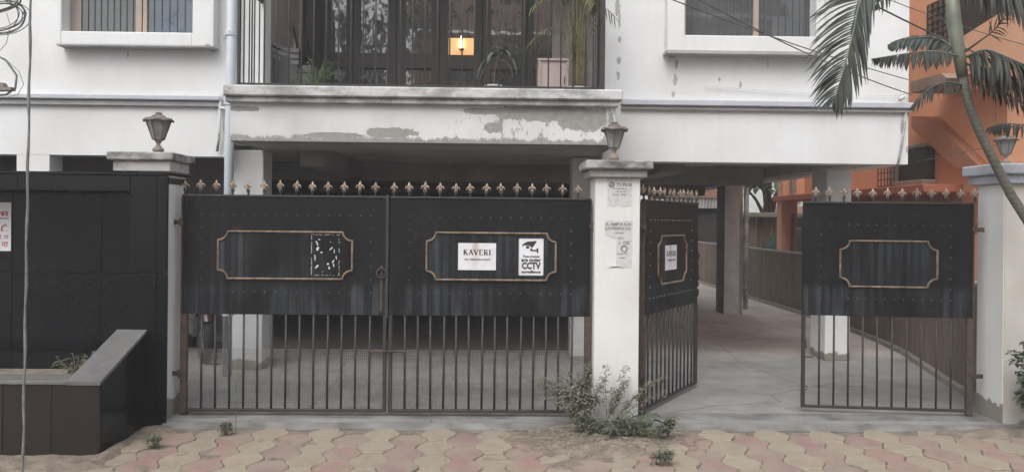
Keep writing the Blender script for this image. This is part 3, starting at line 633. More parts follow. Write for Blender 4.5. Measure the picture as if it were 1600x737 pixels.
# stacked plastic chairs (seen as a dark slab block with fanned seat backs)
for k in range(3):
    lab = ['lowest charcoal plastic chair of the stack behind the left railing', 'middle charcoal plastic chair of the stack behind the left railing', 'topmost charcoal plastic chair of the stack behind the left railing'][k]
    cx = XX(445, 8.2); ch = thing('plastic_chair', (cx, 8.15, zfl), lab, 'chair', 'stacked plastic chairs on the balcony')
    dz = .075 * k; z0 = P(430, 92, 8.2).z - .06 + dz * .8
    xa, xb = XX(421, 8.1), XX(466, 8.1)
    arm = MB()
    pts = []
    for i in range(9):
        u = i / 8; pts.append((xa + (xb - xa) * u, 8.05 + .02 * math.sin(u * PI), z0 + .10 - .085 * math.sin(min(1, u * 1.1) * PI / 2)))
    for i in range(8):
        a, b_ = pts[i], pts[i + 1]; arm.poly([a, b_, (b_[0], b_[1], b_[2] - .035), (a[0], a[1], a[2] - .035), (a[0], a[1] + .42, a[2] + .02), (b_[0], b_[1] + .42, b_[2] + .02), (b_[0], b_[1] + .42, b_[2] - .015), (a[0], a[1] + .42, a[2] - .015)], [(0, 1, 2, 3), (0, 4, 5, 1), (3, 2, 6, 7), (4, 7, 6, 5)])
    part(arm, 'backrest', 'grey_plastic', ch)
    part(MB().box(xa + .03, xb, 8.08 + .002 * k, 8.46, zfl + .22 + dz, zfl + .25 + dz, c=.01), 'seat', 'black_plastic', ch)
    for (lx, ly) in ((xa + .03, 8.08), (xb - .02, 8.08), (xa + .03, 8.44), (xb - .02, 8.44)):
        part(MB().box(lx - .018, lx + .018, ly + .003 * k, ly + .012 + .003 * k, zfl + .001, z0 + .03, c=.003), 'leg', 'black_plastic', ch)
    part(MB().box(xa + .02, xb - .01, 8.065 + .003 * k, 8.07 + .003 * k, zfl + .06 + dz * .3, z0 + .01, c=.001), 'front_panel', 'black_plastic', ch)
fan_ = MB().lathe([(.05, 0), (.08, .05), (.1, .2), (.085, .32), (.05, .36)], (XX(478, 8.0), 8.0, zfl), 14)
tag(part(fan_, 'grey_sack', 'sack', smooth=True), 'rounded grey bundle standing between the chairs and the leafy plant', 'sack')
pc = thing('folded_fan_poster', (XX(450, 8.9), 8.95, zfl + .5), 'white tapering board with green patch leaning above the stacked chairs', 'board')
part(MB().extr([P(446, 35, 8.9), P(454, 35, 8.9), P(464, 85, 8.9), P(448, 85, 8.9)], (0, .012, 0)), 'board', 'paper', pc); part(MB().extr([P(441, 70, 8.88), P(452, 60, 8.88), P(452, 80, 8.88), P(441, 82, 8.88)], (0, .01, 0)), 'green_patch', 'green_bottle', pc)
part(MB().tube([P(450, 20, 8.86), P(459, 45, 8.86), P(467, 82, 8.86)], .012, 6), 'strut', 'wood', pc)

# ---- plants
def leaf_strip(mb, base, direc, length, width, droop, up_=Vector((0, 0, 1)), seg=4, fold=.25):
    d = Vector(direc).normalized(); side = d.cross(up_)
    if side.length < .05: side = Vector((1, 0, 0))
    side.normalize(); p = Vector(base); b = len(mb.v); cur = d.copy()
    for i in range(seg + 1):
        u = i / seg; w = width * (math.sin(PI * (.12 + .86 * u)) ** .7) * .5 if i < seg else .0008
        nrm = side.cross(cur).normalized()
        mb.v += [tuple(p - side * w + nrm * w * fold), tuple(p), tuple(p + side * w + nrm * w * fold)]
        cur = (cur + Vector((0, 0, -droop / seg))).normalized(); p = p + cur * (length / seg)
    for i in range(seg):
        a = b + i * 3; mb.f += [(a, a + 1, a + 4, a + 3), (a + 1, a + 2, a + 5, a + 4)]
def bez(a, b, c, d, n):
    r = []
    for i in range(n + 1):
        t = i / n; r.append(a * (1 - t) ** 3 + b * 3 * t * (1 - t) ** 2 + c * 3 * t * t * (1 - t) + d * t ** 3)
    return r
def pot(name, x, y, z, r, h, par): return part(MB().lathe([(r * .78, 0), (r * .85, .005), (r, h * .8), (r * 1.06, h * .82), (r * 1.06, h), (r * .95, h), (r * .92, h * .85)], (x, y, z), 20), name, 'white_pot', par, smooth=False)
random.seed(11)
# pothos like plant
p1 = thing('pothos_plant', (XX(492, 7.5), 7.5, zfl), 'bright green leafy plant at the foot of the left railing bars', 'plant')
part(MB().lathe([(.05, 0), (.06, .02), (.065, .06), (.055, .062)], (XX(492, 7.5), 7.5, zfl), 14), 'pot', 'black_plastic', p1)
mb = MB(); ms = MB()
for i in range(44):
    a = random.uniform(0, 2 * PI); e = random.uniform(.1, .28); b0 = Vector((XX(492, 7.5), 7.5, zfl + .06)); tip = b0 + Vector((math.cos(a) * random.uniform(.03, .2), math.sin(a) * .08, e * random.uniform(.2, 1.15)))
    ms.tube([b0, (b0 + tip) / 2 + Vector((0, 0, .03)), tip], .003, 4); leaf_strip(mb, tip, (math.cos(a), math.sin(a) * .5, .2), random.uniform(.06, .12), random.uniform(.03, .05), .9)
part(ms, 'stem', 'pothos', p1, fix=False); part(mb, 'foliage', 'pothos', p1, fix=False)
# small plant at 630
p1 = thing('seedling', (XX(629, 7.4), 7.4, zfl), 'tiny green sprout low behind the middle of the balcony railing', 'plant')
mb = MB()
for i in range(14): a = random.uniform(0, 2 * PI); leaf_strip(mb, (XX(629, 7.4) + math.cos(a) * .02, 7.4, zfl + random.uniform(0, .07)), (math.cos(a), math.sin(a) * .5, .6), random.uniform(.04, .08), .02, .8)
part(mb, 'foliage', 'pothos', p1, fix=False); part(MB().lathe([(.03, 0), (.035, .03)], (XX(629, 7.4), 7.4, zfl), 10), 'pot', 'black_plastic', p1)
# drooping plant in a white pot
x = XX(769, 7.22); p1 = thing('drooping_plant', (x, 7.25, zfl), 'drooping dull green plant in a low white pot on the balcony edge', 'potted plant')
pot('pot', x, 7.25, zfl, .078, .062, p1); mb = MB(); ms = MB()
ms.tube([(x, 7.25, zfl + .05), (x + .01, 7.25, zfl + .2), (x + .05, 7.25, zfl + .40)], .007, 6)
for (dx, dz, ln, sx) in ((.03, .34, .20, -1), (.05, .38, .22, 1), (.02, .26, .24, -1), (.05, .30, .20, 1), (.04, .36, .16, -.4), (.05, .36, .26, .7), (.03, .33, .28, -.75), (.05, .4, .18, -.1), (.06, .38, .14, .4), (.03, .3, .2, -.3)):
    leaf_strip(mb, (x + dx, 7.25 + random.uniform(-.02, .02), zfl + dz), (sx, random.uniform(-.3, .3), .35), ln * 1.15, .07, 3.0, seg=6)
part(ms, 'stem', 'weed_stem', p1, smooth=True); part(mb, 'foliage', 'droop', p1, fix=False)
# areca palm
x = XX(900, 7.22); p1 = thing('areca_palm', (x, 7.25, zfl), 'tall yellow green areca palm in a white dish on the balcony edge', 'potted plant')
part(MB().lathe([(.07, 0), (.11, .006), (.115, .035), (.118, .05), (.1, .05), (.09, .02)], (x, 7.25, zfl), 22), 'pot', 'white_pot', p1)
part(MB().lathe([(.075, .01), (.08, .04), (.04, .045)], (x, 7.25, zfl), 14), 'soil', 'soil', p1)
ms = MB(); mb = MB()
for i in range(16):
    a = random.uniform(0, 2 * PI); r = random.uniform(.01, .06); hh = random.uniform(.45, 1.25); b0 = Vector((x + math.cos(a) * r, 7.25 + math.sin(a) * r * .6, zfl + .03)); lean = Vector((math.cos(a) * random.uniform(.03, .2), math.sin(a) * .1, 0))
    tip = b0 + lean * .6 + Vector((0, 0, hh)); out = Vector((math.cos(a), math.sin(a) * .6, 0)); pts = bez(b0, b0 + Vector((0, 0, hh * .4)), tip - Vector((0, 0, .1)), tip, 6) + bez(tip, tip + Vector((0, 0, .1)) + out * .06, tip + out * .2 + Vector((0, 0, .08)), tip + out * .32 - Vector((0, 0, .05)), 6)[1:]
    ms.tube(pts, [.008 - .0005 * k for k in range(len(pts))], 5)
    for k in range(6, len(pts)):
        tg = (pts[k] - pts[k - 1]).normalized(); sd_ = tg.cross(Vector((0, 0, 1))); sd_ = sd_.normalized() if sd_.length > .01 else Vector((1, 0, 0))
        for q in (-1, 1):
            for e in (0, .5): leaf_strip(mb, pts[k] * (1 - e) + pts[k - 1] * e, tg * .7 + sd_ * q, random.uniform(.10, .17), .010, 1.0, seg=3)
for i in range(60):
    a = random.uniform(0, 2 * PI); leaf_strip(mb, (x + random.gauss(.0, .035), 7.25 + random.uniform(-.05, .05), zfl + random.uniform(.1, .55)), (math.cos(a) * .5, math.sin(a) * .4, 1.1), random.uniform(.12, .24), .009, 1.3, seg=4)
part(ms, 'stem', 'areca_stem', p1, fix=False, smooth=True); part(mb, 'foliage', 'areca', p1, fix=False)

# ------------------------------------------------------------ gate pillars, caps and lanterns
def lantern(x, y, z, label, s=1.0):
    th_ = thing('gate_lantern', (x, y, z), label, 'lantern', 'carriage lanterns on the gate pillars')
    base = MB().lathe([(.036 * s, 0), (.038 * s, .012 * s), (.030 * s, .016 * s), (.040 * s, .024 * s), (.040 * s, .038 * s), (.026 * s, .05 * s), (.014 * s, .068 * s), (.014 * s, .078 * s), (.024 * s, .095 * s), (.034 * s, .106 * s)], (x, y, z), 14)
    part(base, 'base', 'lantern_low', th_, smooth=True)
    z0, z1, r0, r1 = z + .106 * s, z + .25 * s, .040 * s, .088 * s; fr = MB(); pn = []
    for k in range(6):
        a0, a1 = k * PI / 3 + .3, (k + 1) * PI / 3 + .3
        p = lambda r, a, zz: Vector((x + r * math.cos(a), y + r * math.sin(a), zz))
        fr.tube([p(r0, a0, z0), p(r1, a0, z1)], .0045 * s, 5); fr.tube([p(r0, a0, z0 + .004), p(r0, a1, z0 + .004)], .006 * s, 5)
        me_ = MB().poly([p(r0 * .93, a0, z0 + .002), p(r0 * .93, a1, z0 + .002), p(r1 * .96, a1, z1), p(r1 * .96, a0, z1)], [(0, 1, 2, 3)]); part(me_, 'pane', 'frost', th_)
    part(fr, 'lantern_frame', 'lantern', th_)
    roof = MB(); n = 36; rim = []
    prof = [(.088, .247), (.100, .244), (.103, .256), (.088, .264), (.056, .268), (.044, .284), (.026, .290), (.020, .296), (.028, .300), (.018, .306), (.004, .309)]
    b = 0
    for j, (r, h) in enumerate(prof):
        for k in range(n):
            a = 2 * PI * k / n + .3; sc_ = 1 + (.05 * abs(math.cos(3 * (a - .3))) if j in (1, 2, 3) else 0); dz = -.010 * abs(math.cos(3 * (a - .3))) if j in (1, 2) else 0
            roof.v.append((x + r * s * sc_ * math.cos(a), y + r * s * sc_ * math.sin(a), z + (h + dz) * s))
    for j in range(len(prof) - 1):
        for k in range(n): roof.f.append((j * n + k, j * n + (k + 1) % n, (j + 1) * n + (k + 1) % n, (j + 1) * n + k))
    roof.f.append(tuple(range(n))); part(roof, 'roof', 'lantern', th_, smooth=True); return th_
def pillar(x0, x1, y0, y1, zt, mat, mats, label, capz, o1=.085, o2=.045, sx=None):
    th_ = thing('gate_pillar', ((x0 + x1) / 2, (y0 + y1) / 2, 0), label, 'pillar', 'gate pillars')
    part(MB().box(sx or x0, x1, y0, y1, -.06, zt, c=.006), 'shaft', mat, th_)
    za, zb_, zc = capz
    part(MB().box(x0 - o2, x1 + o2, y0 - o2, y1 + o2, zt, zb_, c=.006), 'cap_moulding', mats[1], th_); part(MB().box(x0 - o1, x1 + o1, y0 - o1, y1 + o1, zb_ + .001, zc, c=.01), 'cap_slab', mats[0], th_)
    return th_
mx0, mx1 = XX(929, YP, 450), XX(999, YP, 450); zt = P(963, 277, YP - .045).z; zb_ = P(963, 264, YP - .085).z; zc = P(963, 250, YP - .085).z
pillar(mx0, mx1, YP, YP + .34, zt, 'pillar_mid', ('cap', 'cap_low'), 'white gate pillar between the two gates with torn posters', (0, zb_, zc))
lantern((mx0 + mx1) / 2 - .01, YP + .15, zc, 'grey glass carriage lantern on the middle pillar with torn posters', 1.03)
lxr = XX(262, YP, 350); lx0 = XX(182, YP, 300); zt = P(220, 268, YP).z; zb_ = P(220, 251, YP).z; zc = P(220, 238, YP).z
pillar(lx0, lxr, YP, YP + .34, zt, 'pillar', ('cap', 'cap_low'), 'white gate pillar beside the black granite wall', (0, zb_, zc), .055, .02, sx=XX(215, YP, 350))
lantern((lx0 + lxr) / 2 + .045, YP + .17, zc, 'grey glass carriage lantern on the pillar by the black granite wall', 1.06)
rx0 = XX(1569, YP, 350); zt = P(1580, 287, YP).z; zb_ = P(1580, 273, YP).z; zc = P(1580, 256, YP).z
rp = pillar(rx0, rx0 + .36, YP, YP + .34, zt, 'pillar', ('cap_blue', 'cap_blue'), 'white gate pillar at the right with a blue grey cap', (0, zb_, zc), .085, .05)
part(MB().box(rx0 + .004, rx0 + .36, YP - .006, YP - .001, 0.0, zt - .001), 'front_face', 'pillar_cream', rp)
lantern(rx0 + .12, YP + .17, zc, 'dim carriage lantern half hidden behind the leaning palm trunk', .82)

# ------------------------------------------------------------ gates (local: hinge at origin, leaf along s*x, front towards -y)
ZG0, ZG1, ZR0 = .79, 1.70, .035
def fleur():
    """fleur-de-lis finial, base at z=0"""
    m = MB(); d = .010
    def lobe(pts): m.extr([(x, -d / 2, z) for x, z in pts], (0, d, 0))
    c = [(0, .128), (.010, .108), (.0145, .092), (.012, .076), (.007, .062), (-.007, .062), (-.012, .076), (-.0145, .092), (-.010, .108)]
    m.poly([(x, 0 - .003, z) for x, z in c] + [(0, -.014, .09)], [(i, (i + 1) % 9, 9) for i in range(9)]); m.poly([(x, .003, z) for x, z in c] + [(0, .014, .09)], [(i, (i + 1) % 9, 9) for i in range(9)]); 
    for s in (-1, 1):
        pts = [Vector((s * x, 0, z)) for x, z in ((.006, .062), (.012, .078), (.022, .086), (.032, .079), (.034, .066), (.027, .062))]
        m.tube(pts, [.006, .008, .0075, .0065, .005, .003], 6)
        m.tube([Vector((s * x, 0, z)) for x, z in ((.004, .062), (.010, .05), (.017, .043))], [.005, .005, .003], 5)
    m.box(-.014, .014, -.009, .009, .054, .064, c=.003); return m
fl_me = fleur().mesh('finial'); fl_me.materials.append(MT['copper_tip'])
fb_me = MB().lathe([(.012, 0), (.009, .012), (.008, .02), (.017, .034), (.014, .04), (.01, .042), (.009, .054)], n=10).mesh('finial_base', True); fb_me.materials.append(MT['iron'])
def frame_outline(x0, x1, z0, z1, nx_, nz_):
    """rectangle whose corners are cut by inward quarter rounds"""
    pts = []
    def arc(cx, cz, a0, a1):
        for i in range(6): a = a0 + (a1 - a0) * i / 5; pts.append((cx + nx_ * .78 * math.cos(a), cz + nz_ * .78 * math.sin(a)))
    pts.append((x0, z0 + nz_)); pts.append((x0, z1 - nz_)); arc(x0, z1, -PI / 2, 0); pts.append((x0 + nx_, z1)); pts.append((x1 - nx_, z1)); arc(x1, z1, PI, 1.5 * PI)
    pts.append((x1, z1 - nz_)); pts.append((x1, z0 + nz_)); arc(x1, z0, PI / 2, PI); pts.append((x1 - nx_, z0)); pts.append((x0 + nx_, z0)); arc(x0, z0, 0, PI / 2)
    return pts
def leaf_gate(label, loc, rz, W, s, nb, nf, fr, rv, group, mesh=True, ring=False, f0=.03, f1=.03, latch=False, h2=False, stile=.05):
    t_ = thing('gate_leaf', loc, label, 'gate', group, rz); X = lambda u: s * u
    pl = MB(); pl.box(X(.012), X(W), -.012, .006, ZG0, ZG1, c=.003)
    pn = part(pl, 'panel', 'gate', t_, local=True)
    part(MB().box(X(.004), X(W - .002), -.02, .02, ZG1, ZG1 + .018, c=.004), 'top_rail', 'iron', t_, local=True)
    part(MB().box(X(.01), X(W), -.014, .014, ZR0, ZR0 + .022, c=.003), 'bottom_rail', 'iron', t_, local=True)
    part(MB().box(X(0), X(stile), -.022, .024, ZR0 - .02, ZG0 - .001, c=.004), 'stile', 'rust', t_, local=True); part(MB().box(X(W - .028), X(W - .001), -.018, .018, ZR0 + .001, ZG0 - .001, c=.003), 'stile', 'iron', t_, local=True)
    part(MB().box(X(0), X(.011), -.022, .024, ZG0, ZG1, c=.002), 'stile', 'rust', t_, local=True)
    bar = MB().tube([(0, 0, ZR0 + .02), (0, 0, ZG0)], .0085, 8).mesh('bar', True); bar.materials.append(MT['iron'])
    for i in range(nb): share(bar, 'bar', t_, (X(stile + (W - stile - .028) * (i + 1) / (nb + 1)), 0, 0), rot=(0, random.uniform(-.008, .008), 0))
    for i in range(nf):
        o = share(fl_me, 'finial', t_, (X(f0 + (W - f0 - f1) * i / (nf - 1)), 0, ZG1 + .018), rot=(random.uniform(-.09, .09), random.gauss(0, .05), random.uniform(-.4, .4)), sc=(.86, 1, random.uniform(.86, .98)))
        share(fb_me, 'finial_base', o)
    x0, x1, z0, z1, nx_, nz_ = fr
    ol = frame_outline(x0, x1, z0, z1, nx_, nz_); mo = MB(); n = len(ol)
    mo.tube([(s * a, -.020, b_) for a, b_ in ol] + [(s * ol[0][0], -.020, ol[0][1])], .0092, 6, caps=False)
    part(mo, 'ornamental_frame', 'frame_cu', t_, local=True, smooth=True)
    part(MB().extr([(s * a, -.0155, b_) for a, b_ in ol], (0, .003, 0)), 'inset_sheet', 'gate_in', t_, local=True)
    rm = MB(); a0, a1, b0, b1, nh, nv = rv
    sp_ = [(a0 + (a1 - a0) * i / (nh - 1), b_) for i in range(nh) for b_ in (b0, b1)] + [(a, b0 + (b1 - b0) * (j + 1) / (nv + 1)) for j in range(nv) for a in (a0, a1)]
    for (a, b_) in sp_:
        c = Vector((s * a, -.012, b_)); r = .0075; k = 8
        rm.poly([(c.x + r * math.cos(2 * PI * q / k), c.y, c.z + r * math.sin(2 * PI * q / k)) for q in range(k)] + [(c.x + r * .6 * math.cos(2 * PI * q / k), c.y - .008, c.z + r * .6 * math.sin(2 * PI * q / k)) for q in range(k)], [(q, (q + 1) % k, (q + 1) % k + k, q + k) for q in range(k)] + [tuple(range(k, 2 * k))])
    part(rm, 'rivets', 'rivet', t_, local=True, kind='stuff')
    if mesh:
        wm = MB(); x = .05; w_ = .0009
        while x < W - .03: wm.box(X(x) - w_, X(x) + w_, .011, .011 + 2 * w_, ZR0 + .02, .52); x += .0155
        z = ZR0 + .03
        while z < .52: wm.box(X(.03), X(W - .02), .0131, .0131 + 2 * w_, z - w_, z + w_); z += .0155
        part(wm, 'wire_mesh', 'wire', t_, local=True, kind='stuff', fix=False)
    for z in (1.50, .33):
        part(MB().box(X(-.07), X(.02), -.03, -.018, z - .018, z + .018, c=.003).tube([(X(-.004), -.03, z - .03), (X(-.004), -.03, z + .03)], .009, 8), 'hinge', 'rust', t_, local=True)
    return t_
G1 = 'leaves of the closed double gate'; G2 = 'leaves of the open gate at the right'
hA = XX(284, YG, 400); WA = XX(605.5, YG, 400) - hA
def rel(px, s, h): return s * (XX(px, YG, 400) - h)
zz = lambda py, px: P(px, py, YG).z
gA = leaf_gate('closed black gate leaf beside the granite wall, copper frame with torn sticker scraps', (hA, YG, 0), 0, WA, 1, 13, 13, (rel(342, 1, hA), rel(551, 1, hA), zz(435, 447), zz(362, 447), .095, .085), (rel(316, 1, hA), rel(580, 1, hA), zz(456, 447), zz(336, 447), 17, 5), G1, f0=.02, f1=.1)
hB = XX(924, YG, 400); WB = hB - XX(608.5, YG, 400)
gB = leaf_gate('closed black gate leaf carrying the name board and the camera notice', (hB, YG, 0), 0, WB, -1, 14, 13, (rel(868, -1, hB), rel(667, -1, hB), zz(437, 767), zz(364, 767), .09, .085), (rel(892, -1, hB), rel(640, -1, hB), zz(458, 767), zz(340, 767), 17, 5), G1, f0=.11, f1=.03)
YC = 6.22; hC = XX(1003, YC, 400); gC = leaf_gate('black gate leaf swung inwards beside the middle pillar, small name board on it', (hC, YC, 0), R(57), 1.32, 1, 12, 12, (.30, .98, 1.02, 1.42, .09, .09), (.14, 1.14, .92, 1.55, 13, 6), G2, mesh=False)
YR = 6.26; hR = XX(1521, YR, 400); gR = leaf_gate('black gate leaf hung on the right pillar, bare copper frame', (hR, YR, 0), R(-6.5), 1.335, -1, 10, 12, (.345 - .06, 1.04, 1.03, 1.40, .095, .09), (.18, 1.19, .93, 1.53, 15, 6), G2, mesh=False, f0=-.01, f1=.10)
# ring handle, bolt, latch, cover strips
def ring(parent, x, z): part(MB().torus((x, -.03, z), .036, .006, 'y', 24, 8), 'ring_handle', 'rust', parent, local=True, smooth=True); part(MB().box(x - .012, x + .012, -.034, -.012, z + .028, z + .052, c=.003), 'handle_mount', 'rust', parent, local=True)
ring(gA, rel(597, 1, hA), zz(426, 597)); part(MB().box(WA - .055, WA - .035, -.016, -.0125, .82, 1.18), 'latch_plate', 'rust', gA, local=True)
part(MB().box(WA - .012, WA + .010, -.024, -.013, ZG0 - .02, ZG1 + .03, c=.002), 'cover_strip', 'iron', gA, local=True)
part(MB().tube([(rel(578, 1, hA), -.03, zz(547, 600)), (rel(636, 1, hA), -.03, zz(548, 600))], .007, 8).box(rel(590, 1, hA) - .01, rel(590, 1, hA) + .01, -.03, .0, zz(547, 600) - .015, zz(547, 600) + .015), 'bolt', 'rust', gA, local=True)
part(MB().tube([(-1.30, -.0, .52), (-1.32, 0, .66)], .011, 8).torus((-1.315, -.03, .20), .02, .004, 'y', 14, 6).box(-1.32, -1.24, -.006, .006, .44, .452), 'latch', 'rust', gR, local=True)
# irregular welded patch along the free edge of the swung leaf
mb = MB()
for i in range(14): z = .85 + i * .03; mb.box(1.31, 1.335 + random.uniform(0, .025), -.012 + random.uniform(-.01, .01), .012, z, z + .033)
part(mb, 'crumpled_edge', 'iron', gC, local=True)

# signs
def sign(name, parentloc, rz, w, h, mat, label, cat='sign', group=None, r=0.0, th=.003):
    t_ = thing(name, parentloc, label, cat, group, rz)
    if r:
        pts = []
        for cx_, cz_, a0 in ((w / 2 - r, h / 2 - r, 0), (-w / 2 + r, h / 2 - r, PI / 2), (-w / 2 + r, -h / 2 + r, PI), (w / 2 - r, -h / 2 + r, 1.5 * PI)):
            for k in range(4): a = a0 + PI / 2 * k / 3; pts.append((cx_ + r * math.cos(a), 0, cz_ + r * math.sin(a)))
        m = MB().extr(pts, (0, -th, 0))
    else: m = MB().box(-w / 2, w / 2, -th, 0, -h / 2, h / 2)
    part(m, 'board', mat, t_, local=True); return t_
def kaveri(h, y, cx, cz):
    """serif capitals from thick and thin strokes"""
    m = MB(); T, t2, sf = .23, .13, .05; e = .0008
    def st(p, q, w):
        p, q = Vector((p[0], 0, p[1])), Vector((q[0], 0, q[1])); d = (q - p).normalized(); n_ = Vector((-d.z, 0, d.x)) * w / 2
        m.extr([tuple(v) for v in (p - n_, q - n_, q + n_, p + n_)], (0, -e / h, 0))
    def serif(x, z, w=.24): m.box(x - w / 2, x + w / 2, -e / h, 0, z - .03, z + .03)
    off = 0; 
    def shift(fn, adv):
        nonlocal off; b = len(m.v); fn(); m.v[b:] = [(x + off, y_, z) for x, y_, z in m.v[b:]]; off += adv
    def K(): st((.14, 0), (.14, 1), T); serif(.14, .03, .34); serif(.14, .97, .34); st((.2, .42), (.66, .98), t2); st((.3, .55), (.72, .02), T); serif(.7, .03, .26); serif(.64, .97, .26)
    def A(): st((.08, .02), (.42, 1), t2); st((.38, 1), (.74, .02), T); st((.2, .33), (.58, .33), .08); serif(.08, .03, .24); serif(.74, .03, .26)
    def V(): st((.08, .98), (.42, 0), T); st((.38, .0), (.74, .98), t2); serif(.08, .97, .28); serif(.74, .97, .26)
    def E(): st((.14, 0), (.14, 1), T); st((.02, .035), (.62, .035), .08); st((.02, .965), (.62, .965), .08); st((.14, .5), (.48, .5), .08); st((.61, .0), (.61, .26), .07); st((.61, .74), (.61, 1), .07)
    def Rr(): 
        st((.14, 0), (.14, 1), T); serif(.14, .03, .34); st((.05, .965), (.42, .965), .08); st((.14, .5), (.42, .5), .08)
        for i in range(6): a, b = -PI / 2 + PI * i / 6, -PI / 2 + PI * (i + 1) / 6; st((.40 + .2 * math.cos(a), .73 + .235 * math.sin(a)), (.40 + .2 * math.cos(b), .73 + .235 * math.sin(b)), .13)
        st((.34, .5), (.68, .0), T); serif(.7, .03, .2)
    def I(): st((.14, 0), (.14, 1), T); serif(.14, .03, .36); serif(.14, .97, .36)
    for fn, adv in ((K, .93), (A, .95), (V, .95), (E, .86), (Rr, .93), (I, .3)): shift(fn, adv)
    wtot = off; m.v = [((x - wtot / 2) * h + cx, y_ * h + y, (z - .5) * h + cz) for x, y_, z in m.v]; return m
def name_board(loc, rz, w, h, label):
    t_ = sign('name_board', loc, rz, w, h, 'paper_st', label, 'sign', 'name boards fixed on the gates')
    part(kaveri(h * .205, -.0031, 0, h * .16), 'lettering', 'ink', t_, local=True)
    part(text_mb('14A, PURBAPARA SARANI', h * .095, 0, -h * .11, -.0031, .03, sx=w * .80 / (h * .095 * 13.2)), 'lettering', 'ink', t_, local=True); return t_
nb_w = XX(775, YG, 400) - XX(716, YG, 400); nb_h = zz(380, 746) - zz(422, 746)
name_board((XX(745.5, YG, 400), YG - .0165, zz(400.5, 745)), 0, nb_w, nb_h, 'white KAVERI name board with rust stain beside the camera notice')
lx = .60; c_, s_ = math.cos(R(57)), math.sin(R(57)); lp_ = Vector((hC, YC, 0)) + Vector((lx * c_ + .0165 * s_, lx * s_ - .0165 * c_, 1.235))
name_board(lp_, R(57), .27, .21, 'small white KAVERI name board on the swung open gate leaf')
cw, chh = XX(849, YG, 400) - XX(810.5, YG, 400), zz(372.5, 830) - zz(430, 830)
cc = sign('camera_notice', (XX(829.7, YG, 400), YG - .0165, zz(401.3, 830)), 0, cw, chh, 'paper', 'white CCTV warning notice with a camera symbol above the words', 'sign', r=.009)
y_ = -.0031; u = cw
ic = MB()
def P2(pts): ic.extr([(x * u, y_, chh / 2 - z * u) for x, z in pts], (0, -.0008, 0))
P2([(-.36, .24), (-.16, .12), (.20, .09), (.215, .13), (.05, .37), (-.10, .28), (-.30, .27), (-.33, .36)])
P2([(-.22, .30), (-.09, .30), (-.07, .40), (-.21, .40)]); P2([(-.04, .44), (.22, .455), (.22, .52), (-.04, .50)]); P2([(.21, .40), (.29, .38), (.29, .58), (.24, .59)]); P2([(-.02, .38), (.05, .38), (.02, .47), (-.03, .47)])
part(ic, 'camera_symbol', 'ink', cc, local=True)
bd = MB(); e = .004
for a in ((-cw / 2 + e, cw / 2 - e, chh / 2 - e - .0012, chh / 2 - e), (-cw / 2 + e, cw / 2 - e, -chh / 2 + e, -chh / 2 + e + .0012), (-cw / 2 + e, -cw / 2 + e + .0012, -chh / 2 + e + .0014, chh / 2 - e - .0014), (cw / 2 - e - .0012, cw / 2 - e, -chh / 2 + e + .0014, chh / 2 - e - .0014)): bd.box(a[0], a[1], y_ - .0006, y_, a[2], a[3])
part(bd, 'border', 'ink_grey', cc, local=True)
for s_t, sz, zc_, bo, sxx in (('These premises', .135, .72, .035, .74), ('are under', .20, .865, .045, .86), ('CCTV', .36, 1.11, .05, .88), ('surveillance', .155, 1.345, .045, .84)):
    mt = text_mb(s_t, sz * u, 0, chh / 2 - zc_ * u, y_, bo); xs = [v[0] for v in mt.v]; k = sxx * cw / (max(xs) - min(xs)) * (.93 if s_t != 'CCTV' else .88); mt.v = [(v[0] * k, v[1], v[2]) for v in mt.v]; part(mt, 'lettering', 'ink', cc, local=True)
# torn sticker scraps on the left leaf
random.seed(21); ts = thing('torn_sticker', (XX(509, YG, 400), YG - .0165, zz(398, 509)), 'scraps of a torn white sticker left inside the copper frame', 'sticker')
sw, sh = .215, .315; mb = MB()
def scrap(x, z, a, b_, rot):
    n = random.randint(6, 9); pts = []
    for k in range(n): an = 2 * PI * k / n; r = random.uniform(.55, 1.1); q = (a * r * math.cos(an), b_ * r * math.sin(an)); pts.append((x + q[0] * math.cos(rot) - q[1] * math.sin(rot), -.0002, z + q[0] * math.sin(rot) + q[1] * math.cos(rot)))
    mb.extr(pts, (0, -.0006, 0))
for i in range(26): z = random.uniform(-.5, .5) * sh; scrap(-sw / 2 + random.uniform(-.002, .004), z, .003, .010, 0)
for i in range(20): z = random.uniform(-.5, .5) * sh; scrap(sw / 2 + random.uniform(-.003, .002), z, .0025, .009, 0)
for i in range(18): scrap(random.uniform(-.5, .5) * sw, sh / 2 + random.uniform(-.003, .003), .009, .002, 0); scrap(random.uniform(-.5, .5) * sw, -sh / 2 + random.uniform(-.003, .003), .008, .002, 0)
for (x, z, a, b_, r) in ((-.065, .09, .008, .03, .4), (-.06, .05, .012, .02, -.4), (-.03, .02, .012, .007, .3), (-.08, -.02, .005, .03, .1), (-.065, -.09, .022, .009, .9), (.045, .05, .02, .007, .8), (.07, .03, .006, .02, 0), (.085, -.02, .006, .02, .1), (.06, -.05, .018, .006, .9), (.02, -.07, .012, .01, .6), (.03, -.10, .008, .014, .1), (.065, -.08, .007, .02, .2), (-.05, .12, .01, .006, 0), (.04, .1, .006, .003, 0), (-.02, -.13, .006, .003, 0)): scrap(x, z, a, b_, r)
mb.v = [(x, y, max(-sh / 2 - .006, min(sh / 2 + .006, z))) for x, y, z in mb.v]
part(mb, 'scraps', 'poster', ts, local=True)
